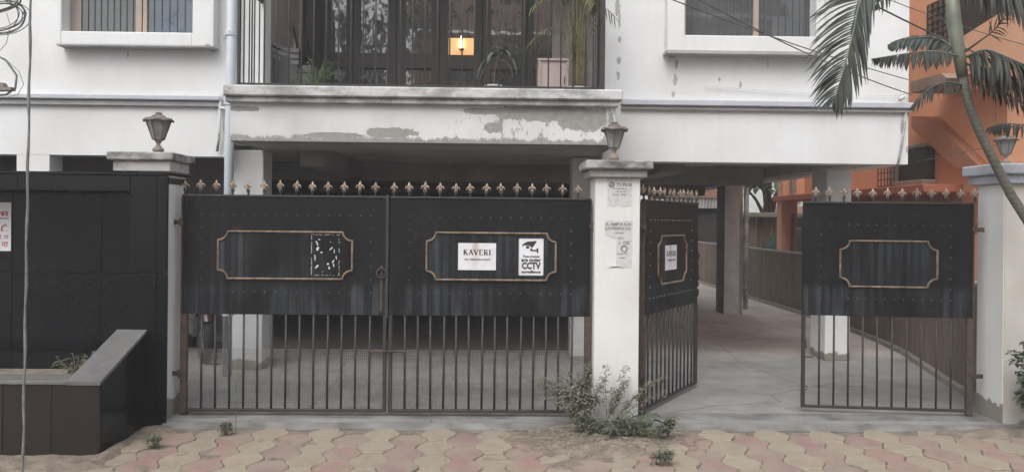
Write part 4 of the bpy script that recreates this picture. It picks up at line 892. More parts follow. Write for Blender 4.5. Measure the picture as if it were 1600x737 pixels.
# posters on the middle pillar (flat prints)
def poster(pxc, pyc, w, h, label, lines, torn=0, group='torn posters on the middle pillar'):
    t_ = thing('poster', (XX(pxc, YP, pyc), YP - .001, P(pxc, pyc, YP).z), label, 'poster', group)
    pts = []; n = 10
    for k in range(n): pts.append((-w / 2 + w * k / n, random.uniform(-1, 1) * .004 + h / 2))
    for k in range(n): pts.append((w / 2 + random.uniform(-1, 1) * .003, h / 2 - h * k / n))
    for k in range(n): pts.append((w / 2 - w * k / n, -h / 2 + random.uniform(-1, 1) * .008))
    for k in range(n): pts.append((-w / 2 + random.uniform(0, 1) * .006 + torn * w * (1 if k < 7 else .02), -h / 2 + h * k / n))
    part(MB().extr([(x, 0, z) for x, z in reversed(pts)], (0, -.0015, 0)), 'paper', 'poster', t_, local=True)
    for (s_t, sz, x, z, bo) in lines: part(text_mb(s_t, sz, x, z, -.0017, bo), 'lettering', 'ink_grey', t_, local=True)
    return t_
p_ = poster(968, 300, .19, .21, 'upper torn poster on the middle pillar with a round logo', [('TV PLUS', .032, .035, .055, .05), ('All channels of', .018, 0, .026, .03), ('HD and SD', .017, .01, .004, .03), ('Phone    98300', .017, 0, -.02, .03)])
part(MB().torus((-.062, -.002, .056), .017, .0055, 'y', 18, 6).extr([(-.072, -.0016, .052), (-.055, -.0016, .046), (-.052, -.0016, .064), (-.060, -.0016, .060)], (0, -.001, 0)), 'logo', 'ink_grey', p_, local=True)
p_ = poster(966, 381, .215, .36, 'lower torn poster on the middle pillar, half peeled away', [('A. AMPOULIN', .032, .0, .150, .04), ('COVERING', .03, -.03, .118, .04), ('155', .028, .07, .118, .04), ('all kinds', .02, .01, .085, .03), ('98311', .02, .02, .045, .03), ('122', .034, .06, .008, .05), ('ph', .02, .01, .008, .03), ('mobile 033', .018, .03, -.075, .03), ('service', .016, .03, -.105, .02)], torn=.42)
part(MB().torus((.045, -.002, -.035), .022, .005, 'y', 16, 6), 'logo', 'ink_grey', p_, local=True)
# black marks of paint on the middle pillar's upper left edge
# ------------------------------------------------------------ black granite wall and planter at the left
gw = thing('granite_wall', (-4, YP, 0), 'dark polished granite boundary wall with a recessed panel', 'wall')
XG1 = XX(262, YP - .04, 350); ztop = P(130, 273, YP - .04).z; yf = YP - .04
XGL = -6.6; xi = XX(202, yf, 400); zi = P(130, 298, yf).z; xs = XX(245, yf, 350)
part(MB().box(XGL, XG1 - .03, YP + .36, YP + .42, -.06, ztop - .01), 'backing_wall', 'grout', gw)
part(MB().box(XGL, XG1 - .012, yf + .02, YP + .355, ztop - .06, ztop - .012), 'backing_wall', 'grout', gw)
def slab(x0, x1, y0, y1, z0, z1, mat='granite'): return part(MB().box(x0 + .0015, x1 - .0015, y0, y1, z0 + .0015, z1 - .0015, c=.0025), 'granite_slab', mat, gw)
# front frame: end pier, inner jamb, top band
zj = P(200, 427, yf).z
for (a, b_) in ((xs, XG1), (xi, xs)):
    slab(a, b_, yf, yf + .02 + (0.004 if b_ == XG1 else 0), -.06, zj); slab(a, b_, yf - (0.006 if b_ == XG1 else 0), yf + .02, zj, ztop)
xj = [XGL, -5.2, -4.4, -3.6, xi]
for a, b_ in zip(xj[:-1], xj[1:]): slab(a, b_, yf, yf + .02, zi, ztop)
slab(XGL, XG1, yf - .01, YP + .43, ztop + .001, ztop + .024)
# jamb return, head soffit and recessed back
yr = YP + .30
slab(xi - .002, xi + .018, yf + .021, yr, -.06, zi); slab(XGL, xi - .004, yf + .021, yr, zi, zi + .02)
xk = [XGL, -5.45, -4.75, XX(20, yr), XX(159, yr), xi - .004]
zk = [-.06, P(200, 427, yr).z - .62, P(200, 427, yr).z, zi]
for i in range(5):
    for j in range(3): slab(xk[i], xk[i + 1], yr, yr + .02, zk[j], zk[j + 1])
# planter of brown and black granite, its right wall ramps up to the pillar
pl = thing('granite_planter', (-4, 5.3, 0), 'low dark granite planter with a ramped side wall in front of the recess', 'planter')
C0 = PZ(155, 710, -.045); xc = C0.x; y0 = C0.y
zfz = P(155, 595, y0).z; xr_ = xc; zback = P(254, 515, YP - .05).z
def gslab(x0, x1, y0_, y1_, z0, z1, mat='granite_br', parent=None): return part(MB().box(x0 + .0015, x1 - .0015, y0_, y1_, z0, z1 - .001, c=.0025), 'granite_slab', mat, parent or pl)
xw = XX(80, y0, 650); wd_ = xc - xw
xx = xc; k = 0
while xx > -6.5: gslab(xx - wd_, xx, y0, y0 + .02, -.06, zfz - .025); xx -= wd_
part(MB().box(-6.5, xc - .03, y0 + .022, y0 + .20, -.06, zfz - .027), 'core', 'grout', pl)
part(MB().box(-6.5, xc - .21, y0 - .008, y0 + .235, zfz - .024, zfz, c=.003), 'coping_slab', 'granite_top', pl)
# side wall: three slabs with sloping heads
ye = YP - .045; ns = 3
zat = lambda y: zfz + (zback - zfz) * (y - y0) / (ye - y0)
for i in range(ns):
    ya, yb = y0 + (ye - y0) * i / ns + (.001 if i else .0205), y0 + (ye - y0) * (i + 1) / ns - .001
    part(MB().extr([(xc, ya, -.06), (xc, yb, -.06), (xc, yb, zat(yb) - .025), (xc, ya, zat(ya) - .025)], (-.02, 0, 0)), 'granite_slab', 'granite', pl)
    yq = max(ya, y0 + .201)
    part(MB().extr([(xc - .19, yq, -.06), (xc - .19, yb, -.06), (xc - .19, yb, zat(yb) - .025), (xc - .19, yq, zat(yq) - .025)], (-.02, 0, 0)), 'granite_slab', 'granite', pl)
part(MB().extr([(xc - .021, y0 + .021, -.06), (xc - .021, ye, -.06), (xc - .021, ye, zback - .03), (xc - .021, y0 + .021, zfz - .03)], (-.168, 0, 0)), 'core', 'grout', pl)
part(MB().extr([(xc + .006, y0 - .008, zat(y0 - .008) - .024), (xc + .006, ye, zback - .024), (xc + .006, ye, zback), (xc + .006, y0 - .008, zat(y0 - .008))], (-.225, 0, 0)), 'coping_slab', 'granite_top', pl)
part(MB().box(-6.4, xc - .212, y0 + .202, yr - .003, -.06, zfz - .12), 'planter_soil', 'soil', pl)
random.seed(5)
pb = PZ(118, 577, zfz - .05); pb = P(120, 575, 5.75); bp_ = thing('planter_shrub', (pb.x, pb.y, zfz - .12), 'small green shrub growing in the granite planter', 'plant')
ms = MB(); mb = MB(); b0 = Vector((pb.x, pb.y, zfz - .12))
for i in range(34):
    a = random.uniform(0, 2 * PI); tip = b0 + Vector((math.cos(a) * random.uniform(.03, .2), math.sin(a) * .1, random.uniform(.10, .24))); ms.tube([b0, (b0 + tip) / 2 + Vector((0, 0, .03)), tip], .0025, 4)
    for k in range(6): q = b0.lerp(tip, .35 + .65 * k / 5); aa = random.uniform(0, 2 * PI); leaf_strip(mb, q, (math.cos(aa), math.sin(aa), .3), random.uniform(.05, .085), .016, .7, seg=3)
part(ms, 'stem', 'weed_stem', bp_, fix=False); part(mb, 'foliage', 'weed_gn', bp_, fix=False)
# white notice with red writing at the left edge
nx0, nx1 = XX(-46, yr - .02, 350), XX(15.5, yr - .02, 350); nz1, nz0 = P(0, 316, yr - .02).z, P(0, 392, yr - .02).z
nt_ = sign('red_notice', ((nx0 + nx1) / 2, yr - .003, (nz0 + nz1) / 2), 0, nx1 - nx0, nz1 - nz0, 'paper', 'white notice with red Bengali writing on the granite wall', 'sign')
hh = nz1 - nz0; ww = nx1 - nx0
for s_t, sz, z in (('এখানের ওপর', .058, .26), ('নং ৭৫', .10, -.03), ('ফোন নং ৩', .05, -.21), ('ফেলবেন না', .06, -.37)):
    mt = text_mb(s_t, sz, 0, z * hh, -.0031, .02); xs_ = [v[0] for v in mt.v]
    if xs_: k = ww * .86 / (max(xs_) - min(xs_)); mt.v = [((v[0] - (max(xs_) + min(xs_)) / 2) * k, v[1], v[2]) for v in mt.v]; part(mt, 'lettering', 'ink_red', nt_, local=True)
part(MB().box(-ww * .44, ww * .44, -.0038, -.003, .16 * hh, .18 * hh), 'underline', 'ink_red', nt_, local=True)

# ------------------------------------------------------------ weeds by the middle pillar
random.seed(9)
def weed(name, b0, label, n, reach, leafmat, lsz, targets, droop=.3, group=None):
    t_ = thing(name, b0, label, 'plant', group); ms = MB(); mb = MB(); b0 = Vector(b0)
    for i in range(int(n * .8)):
        tx, ty, tz = random.choice(targets); tip = Vector((tx, ty, tz)) + Vector((random.gauss(0, reach), random.gauss(0, reach * .7), random.gauss(0, reach)))
        pts = bez(b0 + Vector((random.gauss(0, .02), random.gauss(0, .02), 0)), b0.lerp(tip, .3) + Vector((0, 0, .08)), b0.lerp(tip, .7) + Vector((random.gauss(0, .03), 0, .06)), tip, 7); ms.tube(pts, [.0026 - .00026 * k for k in range(8)], 4)
        for k in range(3, 8):
            for q in range(7):
                a = random.uniform(0, 2 * PI); q0 = pts[k].lerp(pts[k - 1], random.random()); tw = q0 + Vector((math.cos(a) * .02, math.sin(a) * .02, random.uniform(-.01, .02)))
                for w_ in range(3): a += 1.9; leaf_strip(mb, tw + Vector((random.gauss(0, .008), random.gauss(0, .008), random.gauss(0, .008))), (math.cos(a), math.sin(a), random.uniform(-.3, .6)), random.uniform(.7, 1.5) * lsz, lsz * .55, .8, seg=2)
    part(ms, 'stem', 'weed_stem', t_, fix=False); part(mb, 'foliage', leafmat, t_, fix=False); return t_
def T(px, py, Y): p = P(px, py, Y); return (p.x, p.y, p.z)
b1 = T(908, 652, 5.86); weed('dusty_weed', (b1[0], b1[1], -.02), 'bushy dusty weed in front of the gate stile left of the middle pillar', 38, .045, 'weed', .022, [T(900, 590, 5.86), T(880, 605, 5.86), T(925, 600, 5.9), T(905, 625, 5.84), T(915, 575, 5.9), T(935, 615, 5.9), T(890, 640, 5.8)])
weed('dusty_weed', (b1[0] - .03, b1[1] - .01, -.02), 'thin arching weed reaching left across the gate bars', 9, .03, 'weed', .019, [T(850, 595, 5.9), T(840, 600, 5.9), T(868, 585, 5.9)])
b2 = T(950, 650, 5.88); weed('dusty_weed', (b2[0], b2[1], -.02), 'thin branching weed leaning right across the white middle pillar', 15, .045, 'weed', .021, [T(985, 590, 5.92), T(1000, 575, 5.92), T(970, 600, 5.92), T(1030, 590, 5.9), T(1045, 590, 5.9), T(945, 570, 5.92), T(1010, 600, 5.9)])
b3 = T(960, 668, 5.6); weed('low_weed', (b3[0], b3[1], -.02), 'low dull green weed on the soil heap below the middle pillar', 40, .035, 'weed_gn', .018, [T(930, 672, 5.65), T(960, 655, 5.7), T(990, 665, 5.65), T(945, 685, 5.5), T(905, 660, 5.7), T(1015, 672, 5.65)])
b3 = T(1045, 672, 5.7); weed('low_weed', (b3[0], b3[1], -.03), 'small green weed at the right end of the soil heap', 12, .02, 'weed_gn', .02, [T(1040, 660, 5.72), T(1050, 655, 5.72), T(1030, 675, 5.68)])
# broad-leaved plant
b4 = T(1005, 660, 5.82); bt = thing('broad_leaf_weed', (b4[0], b4[1], -.01), 'broad leaved green plant at the foot of the swung open gate leaf', 'plant'); mb = MB(); ms = MB()
for i in range(15):
    a = random.uniform(0, 2 * PI); b0 = Vector((b4[0], b4[1], 0)); q = b0 + Vector((math.cos(a) * random.uniform(.02, .10), math.sin(a) * .05, random.uniform(.05, .13))); ms.tube([b0, q], .003, 4); leaf_strip(mb, q, (math.cos(a), math.sin(a) * .7 - .2, .15), random.uniform(.08, .13), random.uniform(.05, .075), .8, seg=4)
part(ms, 'stem', 'weed_gn', bt, fix=False); part(mb, 'foliage', 'broad', bt, fix=False)
for (px_, py_, lab, n, s_) in ((355, 680, 'tiny weed between pavers in front of the left gate leaf', 7, .028), (266, 648, 'small weed at the foot of the pillar beside the granite wall', 8, .035), (1035, 728, 'lone tuft of weed near the bottom edge of the pavement', 8, .035), (240, 700, 'flattened brown weed by the planter corner', 6, .02)):
    b0 = PZ(px_, py_, -.035); weed('weed_tuft', tuple(b0), lab, n, s_ * .5, 'weed_gn', .016, [(b0.x, b0.y, b0.z + s_ * 1.6), (b0.x + s_, b0.y, b0.z + s_), (b0.x - s_, b0.y, b0.z + s_)], group='weed tufts in the pavement')
b0 = PZ(368, 676, -.035); mb = MB().tube([b0, b0 + Vector((0, .01, .15)), P(370, 590, 5.8), P(373, 560, 5.85)], .0025, 4); tall = thing('tall_weed', tuple(b0), 'tall thin dry weed stalk in front of the left gate bars', 'plant'); part(mb, 'stem', 'weed_gn', tall)
mb = MB()
for k in range(12): q = P(370, 565 + k * 6, 5.82); leaf_strip(mb, q, (random.choice((-1, 1)), 0, .3), .02, .008, .5, seg=2)
part(mb, 'foliage', 'weed_gn', tall, fix=False)
br_ = T(1612, 560, 5.9); rb = PZ(1625, 665, -.05); weed('roadside_shrub', (rb.x, rb.y, -.04), 'green shrub peeping in at the right edge beside the cream pillar', 26, .05, 'broad', .05, [T(1612, 545, 5.7), T(1618, 600, 5.7), T(1625, 570, 5.7), T(1605, 615, 5.7)])

# ------------------------------------------------------------ palm at the right
random.seed(17)
YT = 5.35
pt = thing('palm_tree', T(1760, 800, YT - .3)[:2] + (-.05,), 'slender palm with ringed leaning trunk in front of the right pillar', 'palm')
key = [(1486, -30, YT), (1490, 30, YT), (1497, 80, YT), (1504, 120, YT), (1514, 165, YT), (1530, 205, YT), (1552, 250, YT), (1580, 305, YT), (1606, 345, YT), (1650, 430, YT - .05), (1700, 560, YT - .15), (1740, 700, YT - .25)]
kp = [P(*k) for k in key] + [Vector((T(1760, 800, YT - .3)[0], YT - .3, -.06))]
part(MB().tube(kp[3:], [.030, .028, .029, .030, .031, .033, .037, .05, .06, .07], 14), 'trunk', 'palm_trunk', pt, smooth=True)
part(MB().tube(kp[:4] , [.036, .047, .043, .034], 14), 'crownshaft', 'crownshaft', pt, smooth=True)
def frond(pts, ll, lw, mat, parent, ang=.75, droop=1.2, n=46, sides=(1, -1), sep=False, r=.008, normal=Vector((0, -1, 0)), start=.12, rib='palm_rib', name='frond', asym=1.0, jit=.14, seg=4):
    cs = [Vector(p) for p in pts]; path = []
    for i in range(len(cs) - 1):
        p0 = cs[max(i - 1, 0)]; p1 = cs[i]; p2 = cs[i + 1]; p3 = cs[min(i + 2, len(cs) - 1)]
        for k in range(8):
            t = k / 8; path.append(.5 * ((2 * p1) + (p2 - p0) * t + (2 * p0 - 5 * p1 + 4 * p2 - p3) * t * t + (3 * p1 - p0 - 3 * p2 + p3) * t ** 3))
    path.append(cs[-1]); m = len(path)
    fo = part(MB().tube(path, [r * (1 - .85 * i / m) for i in range(m)], 6), name, rib, parent, smooth=True); mb = MB()
    for i in range(n):
        u = start + (1 - start) * i / (n - 1); f = u * (m - 1); k = min(int(f), m - 2); q = path[k].lerp(path[k + 1], f - k); tg = (path[k + 1] - path[k]).normalized()
        sd_ = tg.cross(normal).normalized(); L = ll * (math.sin(PI * min(1, .18 + u * .80)) ** .6) * random.uniform(.85, 1.08)
        if u > .93: L *= .8
        for s in sides:
            if random.random() < .04: continue
            a = ang * (1 - .38 * u) * (asym if s < 0 else 1) + random.gauss(0, jit); d = tg * math.cos(a) + sd_ * s * math.sin(a) + normal * random.uniform(-.12, .16) * (1 + 6 * jit)
            tgt = MB() if sep else mb
            leaf_strip(tgt, q, d, L, lw * random.uniform(.85, 1.1), droop * random.uniform(.7, 1.2), up_=normal, seg=seg, fold=.35)
            if sep: part(tgt, 'leaflet', 'palm_dry' if random.random() < .06 else mat, fo, local=True, fix=False)
    if not sep: part(mb, 'leaflets', mat, fo, local=True, fix=False)
    return fo
# the big hanging frond
Yh = 4.9
hang = thing('hanging_palm_frond', (P(1330, 60, Yh).x, Yh, 2.2), 'long green palm frond hanging down in front of the right window', 'palm frond')
hang = pt
frond([P(1430, -90, Yh + .25), P(1372, -45, Yh + .05), P(1345, 0, Yh), P(1332, 55, Yh), P(1318, 110, Yh), P(1302, 160, Yh + .03)], .38, .0155, 'palm', pt, asym=.42, ang=1.38, droop=.85, n=54, sep=True, jit=.03, seg=5, r=.011, normal=Vector((-.25, -1, .15)), start=.22)
frond([P(1430, -90, Yh + .3), P(1380, -60, Yh + .2), P(1350, -5, Yh + .2), P(1338, 60, Yh + .2), P(1325, 120, Yh + .2), P(1312, 150, Yh + .2)], .20, .022, 'palm', pt, ang=.55, droop=1.4, n=40, r=.006, sides=(1,), normal=Vector((.5, -1, .2)), start=.3)
frond([P(1470, -60, YT), P(1430, -60, YT), P(1395, -30, YT), P(1370, 10, YT)], .20, .016, 'palm_dk', pt, ang=.9, droop=1.2, n=18, r=.006)
# fronds lower on the stem
frond([P(1500, 88, YT - .02), P(1460, 80, YT - .1), P(1415, 84, YT - .15), P(1365, 92, YT - .15)], .16, .024, 'palm_dk', pt, ang=.9, droop=2.6, n=36, r=.007, normal=Vector((0, -.35, 1)), start=.15)
frond([P(1500, 84, YT), P(1470, 62, YT), P(1440, 58, YT), P(1410, 62, YT), P(1390, 72, YT)], .13, .03, 'palm', pt, ang=.5, droop=2.0, n=30, r=.006, normal=Vector((0, -.9, .5)), start=.1)
frond([P(1512, 135, YT), P(1480, 128, YT - .05), P(1450, 140, YT - .1), P(1425, 168, YT - .1)], .14, .012, 'palm_dk', pt, ang=.7, droop=1.8, n=22, r=.006, normal=Vector((0, -.5, 1)))
frond([P(1508, 90, YT), P(1540, 78, YT - .1), P(1580, 92, YT - .2), P(1640, 120, YT - .2)], .30, .022, 'palm_dk', pt, ang=1.0, droop=3.0, n=40, r=.008, normal=Vector((0, -.5, 1)), start=.05)
frond([P(1508, 100, YT), P(1550, 110, YT - .1), P(1600, 130, YT - .15), P(1650, 170, YT - .15)], .26, .018, 'palm_dry', pt, ang=1.0, droop=3.2, n=34, r=.008, normal=Vector((0, -.3, 1)), start=.05, rib='palm_dry')
frond([P(1500, 86, YT), P(1530, 65, YT - .1), P(1560, 40, YT - .15), P(1590, -10, YT - .2)], .10, .010, 'palm_dry', pt, ang=.8, droop=1.0, n=12, r=.009, rib='palm_dry', start=.5)
frond([P(1515, 130, YT + .02), P(1560, 140, YT), P(1600, 160, YT), P(1650, 175, YT)], .16, .014, 'palm_dk', pt, ang=1.0, droop=2.5, n=24, r=.007, normal=Vector((0, -.5, 1)))
frond([P(1650, 190, YT + .3), P(1600, 194, YT + .3), P(1565, 193, YT + .3), P(1545, 200, YT + .3)], .13, .016, 'palm_dk', pt, ang=1.1, droop=2.8, n=26, r=.006, normal=Vector((0, -.4, 1)), start=.05)
frond([P(1490, -40, YT), P(1540, -35, YT - .1), P(1590, -10, YT - .2), P(1640, 60, YT - .2)], .34, .022, 'palm_dk', pt, ang=1.1, droop=2.8, n=40, r=.008, normal=Vector((0, -.4, 1)), start=.1)
bpy.data.objects.remove(bpy.data.objects['hanging_palm_frond'])

# ------------------------------------------------------------ cables
def cable(name, pts, r, mat, label, n=6, cat='cable', group=None, wob=0):
    q = [Vector(p) for p in pts]
    o = part(MB().tube(q, r, n), name, mat, smooth=True); tag(o, label, cat, group); return o
def sag(a, b, s, n=14): return [a.lerp(b, i / n) - Vector((0, 0, s * 4 * (i / n) * (1 - i / n))) for i in range(n + 1)]
a, b_ = P(49, -60, 3.5), P(33, 890, 3.5); pts = [a.lerp(b_, i / 30) + Vector((math.sin(i * 1.7) * .0025, 0, 0)) for i in range(31)]; pts[-1].z = -.07
cable('guy_wire', pts, [.0055 + .0012 * math.sin(i * 2.1) for i in range(31)], 'cable', 'thick grey wire stretched upright down the left side')
pole = thing('utility_pole', (P(-130, 342, 4.2).x, 4.2, -.07), 'grey utility pole just beyond the left edge carrying the coiled cables', 'utility pole')
ppx = P(-130, 342, 4.2).x; part(MB().tube([(ppx, 4.2, -.07), (ppx, 4.2, 6.5)], [.11, .08], 16), 'pole', 'pale_cement', pole, smooth=True)
random.seed(30)
def coil(cpx, cpy, rx, rz, turns, Y, r, label, tilt=0):
    pts = []; n = turns * 26; drift = 0
    c = P(cpx, cpy, Y); k = Y / F
    for i in range(n + 1):
        a = 2 * PI * i / 26; t_ = i / n; fr_ = 1 + .16 * math.sin(a * .37 + t_ * 5) ; x = rx * k * fr_ * math.cos(a); z = rz * k * (1 + .13 * math.sin(a * .29 + 2 + t_ * 7)) * math.sin(a)
        pts.append((c.x + x * math.cos(tilt) - z * math.sin(tilt), Y + .06 * math.sin(a * .5 + t_ * 9) * .5, c.z + x * math.sin(tilt) + z * math.cos(tilt)))
    return cable('coiled_cable', pts, r, 'cable_dk', label, 5, group='coiled cables at the upper left')
coil(0, 26, 37, 24, 9, 4.15, .0022, 'large bundle of coiled black cable in the top left corner', .12)
coil(-14, 6, 44, 15, 2, 4.12, .0045, 'thick looped cable lying over the coiled bundle top left', .3)
cable('looped_cable', [P(-60, 80, 4.1), P(-10, 84, 4.1), P(10, 95, 4.1), P(26, 118, 4.1), P(24, 138, 4.1), P(10, 148, 4.1), P(-20, 150, 4.1), P(-80, 140, 4.1)], .0055, 'cable', 'lower grey cable loop beneath the coiled bundle', 6)
cable('thin_wire', [P(10, 20, 4.05), P(16, 40, 4.05), P(10, 68, 4.05), P(-6, 86, 4.05), P(-60, 95, 4.1)], .0018, 'cable', 'thin wire dropping from the coiled bundle', 5)
cable('thin_loop_wire', [P(-60, 80, 4.1), P(8, 92, 4.08), P(30, 112, 4.08), P(37, 132, 4.08), P(28, 148, 4.08), P(8, 153, 4.08), P(-60, 146, 4.1)], .0018, 'cable', 'thin pale wire looping outside the lower cable loop', 5)
jb = thing('junction_box', tuple(P(2, 134, 4.1)), 'small pale cable clamp hanging in the lower cable loop', 'cable clamp')
part(MB().extr([P(-14, 128, 4.08), P(3, 129, 4.08), P(6, 136, 4.08), P(17, 136, 4.08), P(17, 141, 4.08), P(-14, 142, 4.08)], (0, .04, 0)), 'clamp_body', 'pale_cement', jb); part(MB().tube([P(-30, 138, 4.1), P(-10, 137, 4.1)], .008, 8), 'clamp_arm', 'pale_cement', jb)
cable('overhead_wire', sag(P(1030, -8, 5.6), P(1420, 125, 7.74), .03), .0045, 'cable_dk', 'upper dark wire crossing below the right window')
cable('overhead_wire', sag(P(1078, -8, 5.6), P(1424, 148, 7.74), .05), .0050, 'cable_dk', 'lower dark wire crossing below the right window')
cable('overhead_wire', sag(P(1335, -8, 5.3), P(1620, 120, 6.3), .03), .006, 'cable_dk', 'dark wire crossing in front of the orange house')
cable('overhead_wire', sag(P(1370, -8, 5.6), P(1600, 70, 6.3), .02), .003, 'cable_dk', 'thin wire passing above the hanging palm frond tip')
cable('stay_wire', sag(P(1432, 252, 8.0), P(1556, 226, 6.5), .01), .003, 'cable_dk', 'thin wire running to the right lantern')
cable('white_cable', sag(P(1100, 134, YF - .03), P(1408, 150, YF - .03), .015), .0035, 'white_wall', 'thin pale cable sagging along the white wall below the right window')

# ------------------------------------------------------------ motorbike behind the left leaf
mbk = thing('motorbike', (XX(322, 8.4) - .29, 8.95, 0), 'dark motorbike parked behind the left gate leaf', 'motorbike', rz=R(118))
def wheel(x):
    o = part(MB().torus((x, 0, .30), .265, .045, 'y', 32, 10), 'wheel', 'tyre', mbk, local=True, smooth=True)
    part(MB().torus((x, 0, .30), .215, .012, 'y', 32, 8), 'rim', 'chrome', o, local=True, smooth=True)
    sp_ = MB()
    for k in range(18): a = 2 * PI * k / 18; sp_.tube([(x + .03 * math.cos(a + .4), (.02 if k % 2 else -.02), .30 + .03 * math.sin(a + .4)), (x + .21 * math.cos(a), 0, .30 + .21 * math.sin(a))], .0022, 4)
    sp_.tube([(x, -.05, .30), (x, .05, .30)], .035, 12); part(sp_, 'spokes', 'chrome', o, local=True)
wheel(-.62); wheel(.62)
def fender(x, a0, a1): 
    m = MB(); n = 14; r = .335
    for i in range(n + 1):
        a = a0 + (a1 - a0) * i / n
        for (w, d) in ((-.06, -.03), (-.05, 0), (.05, 0), (.06, -.03)): m.v.append((x + (r + d) * math.cos(a), w, .30 + (r + d) * math.sin(a)))
    for i in range(n):
        for k in range(3): m.f.append((i * 4 + k, i * 4 + k + 1, i * 4 + k + 5, i * 4 + k + 4))
    part(m, 'mudguard', 'bike_red', mbk, local=True, smooth=True)
fender(-.62, .5, 2.6); fender(.62, .7, 2.9)
part(MB().box(-.22, .18, -.12, .12, .22, .52, c=.05).tube([(0, -.13, .35), (-.6, -.15, .24)], .035, 10), 'engine', 'chrome', mbk, local=True)
part(MB().lathe([(.02, 0), (.12, .02), (.15, .09), (.13, .17), (.04, .20)], (.18, 0, .68), 16), 'fuel_tank', 'bike_red', mbk, local=True, smooth=True)
part(MB().box(-.68, .02, -.13, .13, .74, .83, c=.04), 'seat', 'tyre', mbk, local=True); part(MB().tube([(-.62, 0, .30), (-.1, 0, .62), (.45, 0, .78)], .03, 8), 'frame', 'tyre', mbk, local=True)
for s in (-1, 1): part(MB().tube([(.62, s * .07, .30), (.44, s * .07, .86)], .02, 8), 'fork', 'chrome', mbk, local=True)
part(MB().tube([(.30, -.34, .95), (.42, -.2, 1.0), (.44, 0, .92), (.42, .2, 1.0), (.30, .34, .95)], .013, 8), 'handlebar', 'tyre', mbk, local=True, smooth=True); part(MB().lathe([(.03, 0), (.085, .03), (.09, .1), (.03, .15)], (.52, 0, .78), 14), 'headlight', 'chrome', mbk, local=True)
part(MB().box(-.98, -.90, -.06, .06, .62, .72, c=.01), 'tail_light', 'ink_red', mbk, local=True)

# ------------------------------------------------------------ boundary wall at the right side of the drive
ln = [(5.15, 24.0), (5.15, 16), (5.17, 13), (5.14, 11.4), (5.02, 10.2), (4.86, 9.2), (4.62, 8.3), (4.38, 7.4), (4.22, 6.7), (4.18, 6.40)]
def ribbon(ln, w0, w1, z0, z1):
    m = MB()
    for i, (x, y) in enumerate(ln):
        a = Vector(ln[max(i - 1, 0)]); b = Vector(ln[min(i + 1, len(ln) - 1)]); d = (b - a).normalized(); n = Vector((-d.y, d.x))
        if n.x < 0: n = -n
        for (w, z) in ((w0, z0), (w1, z0), (w1, z1), (w0, z1)): m.v.append((x + n.x * w, y + n.y * w, z))
    for i in range(len(ln) - 1):
        for k in range(4): m.f.append((i * 4 + k, i * 4 + (k + 1) % 4, i * 4 + 4 + (k + 1) % 4, i * 4 + 4 + k))
    m.f.append((0, 1, 2, 3)); q = (len(ln) - 1) * 4; m.f.append((q, q + 1, q + 2, q + 3)); return m
bw = thing('boundary_wall', (5.1, 12, 0), 'low brown stained boundary wall curving along the drive', 'wall')
part(ribbon(ln, 0, .12, -.05, .99), 'wall_face', 'brown_wall', bw); part(ribbon(ln, -.015, .135, .991, 1.02), 'coping', 'pale_cement', bw); part(ribbon(ln, -.07, -.001, -.02, .05), 'kerb', 'pale_cement', bw)
# ------------------------------------------------------------ orange neighbour
oh = thing('orange_house', (6.5, 10, 0), 'orange painted neighbouring house behind the palm', 'house'); XO = 5.75
box('wall', 'orange', oh, XO, XO + .25, 9.0, 14.6, -.07, 8); box('wall', 'orange', oh, XO, 12, 8.78, 8.99, -.07, 8); box('wall', 'orange_lt', oh, XO + .25, 12, 14.35, 14.6, -.07, 8); box('wall', 'orange', oh, 11.8, 12, 9.0, 14.3, -.07, 8)
box('roof', 'buff', oh, XO - .2, 12.2, 8.6, 14.8, 8.01, 8.2)
box('ledge', 'red_paint', oh, 5.25, XO - .001, 9.6, 14.9, 1.93, 2.03, c=.01)
box('plinth_band', 'red_paint', oh, XO - .03, XO - .002, 8.9, 12.6, 1.55, 1.929)
# corner pier at the back end
box('pier', 'orange_lt', oh, 5.32, 5.62, 14.62, 14.85, -.07, 1.929); box('pier', 'orange_lt', oh, 5.35, XO + .1, 14.62, 14.9, 2.031, 6)
box('pipe_strip', 'beam_dark', oh, 5.50, 5.56, 14.595, 14.617, .9, 1.7); part(MB().tube([(5.50, 14.5, 2.04), (5.50, 14.5, 6)], .05, 8), 'rainwater_pipe', 'pale_cement', oh)
# caged window with a cooler
zc0, zc1 = PXp(1400, 289, XO - .1).z, PXp(1400, 238, XO - .1).z
ya, yb = PXp(1450, 260, XO - .1).y, PXp(1410, 260, XO - .1).y
ac = part(MB().box(XO - .16, XO - .003, ya, yb, zc0 + .04, zc1, c=.01), 'window_cooler', 'dark', oh)
for k in range(7): part(MB().box(XO - .166, XO - .161, ya + .05, yb - .05, zc0 + .10 + k * .055, zc0 + .115 + k * .055), 'louvre', 'iron', ac, local=True)
part(MB().box(XO - .18, XO - .003, ya - .02, yb + .02, zc1 + .001, zc1 + .05, c=.01), 'window_head', 'beam_dark', oh); part(MB().box(XO - .2, XO - .003, ya - .05, yb + .05, zc0 - .04, zc0 + .038, c=.01), 'window_sill', 'buff', oh)
y2 = PXp(1384, 260, XO - .1).y; cg = MB()
for k in range(6): y = yb + .03 + (y2 - yb) * k / 5; cg.box(XO - .2, XO - .19, y, y + .012, zc0 - .02, zc1 + .1)
for k in range(7): z = zc0 - .02 + (zc1 + .11 - zc0) * k / 6; cg.box(XO - .201, XO - .191, yb + .02, y2 + .05, z, z + .012)
part(cg, 'window_cage', 'rust', oh)
part(MB().box(XO - .04, XO - .002, yb + .02, y2 + .02, zc0, zc1 + .08), 'curtained_window', 'buff', oh)
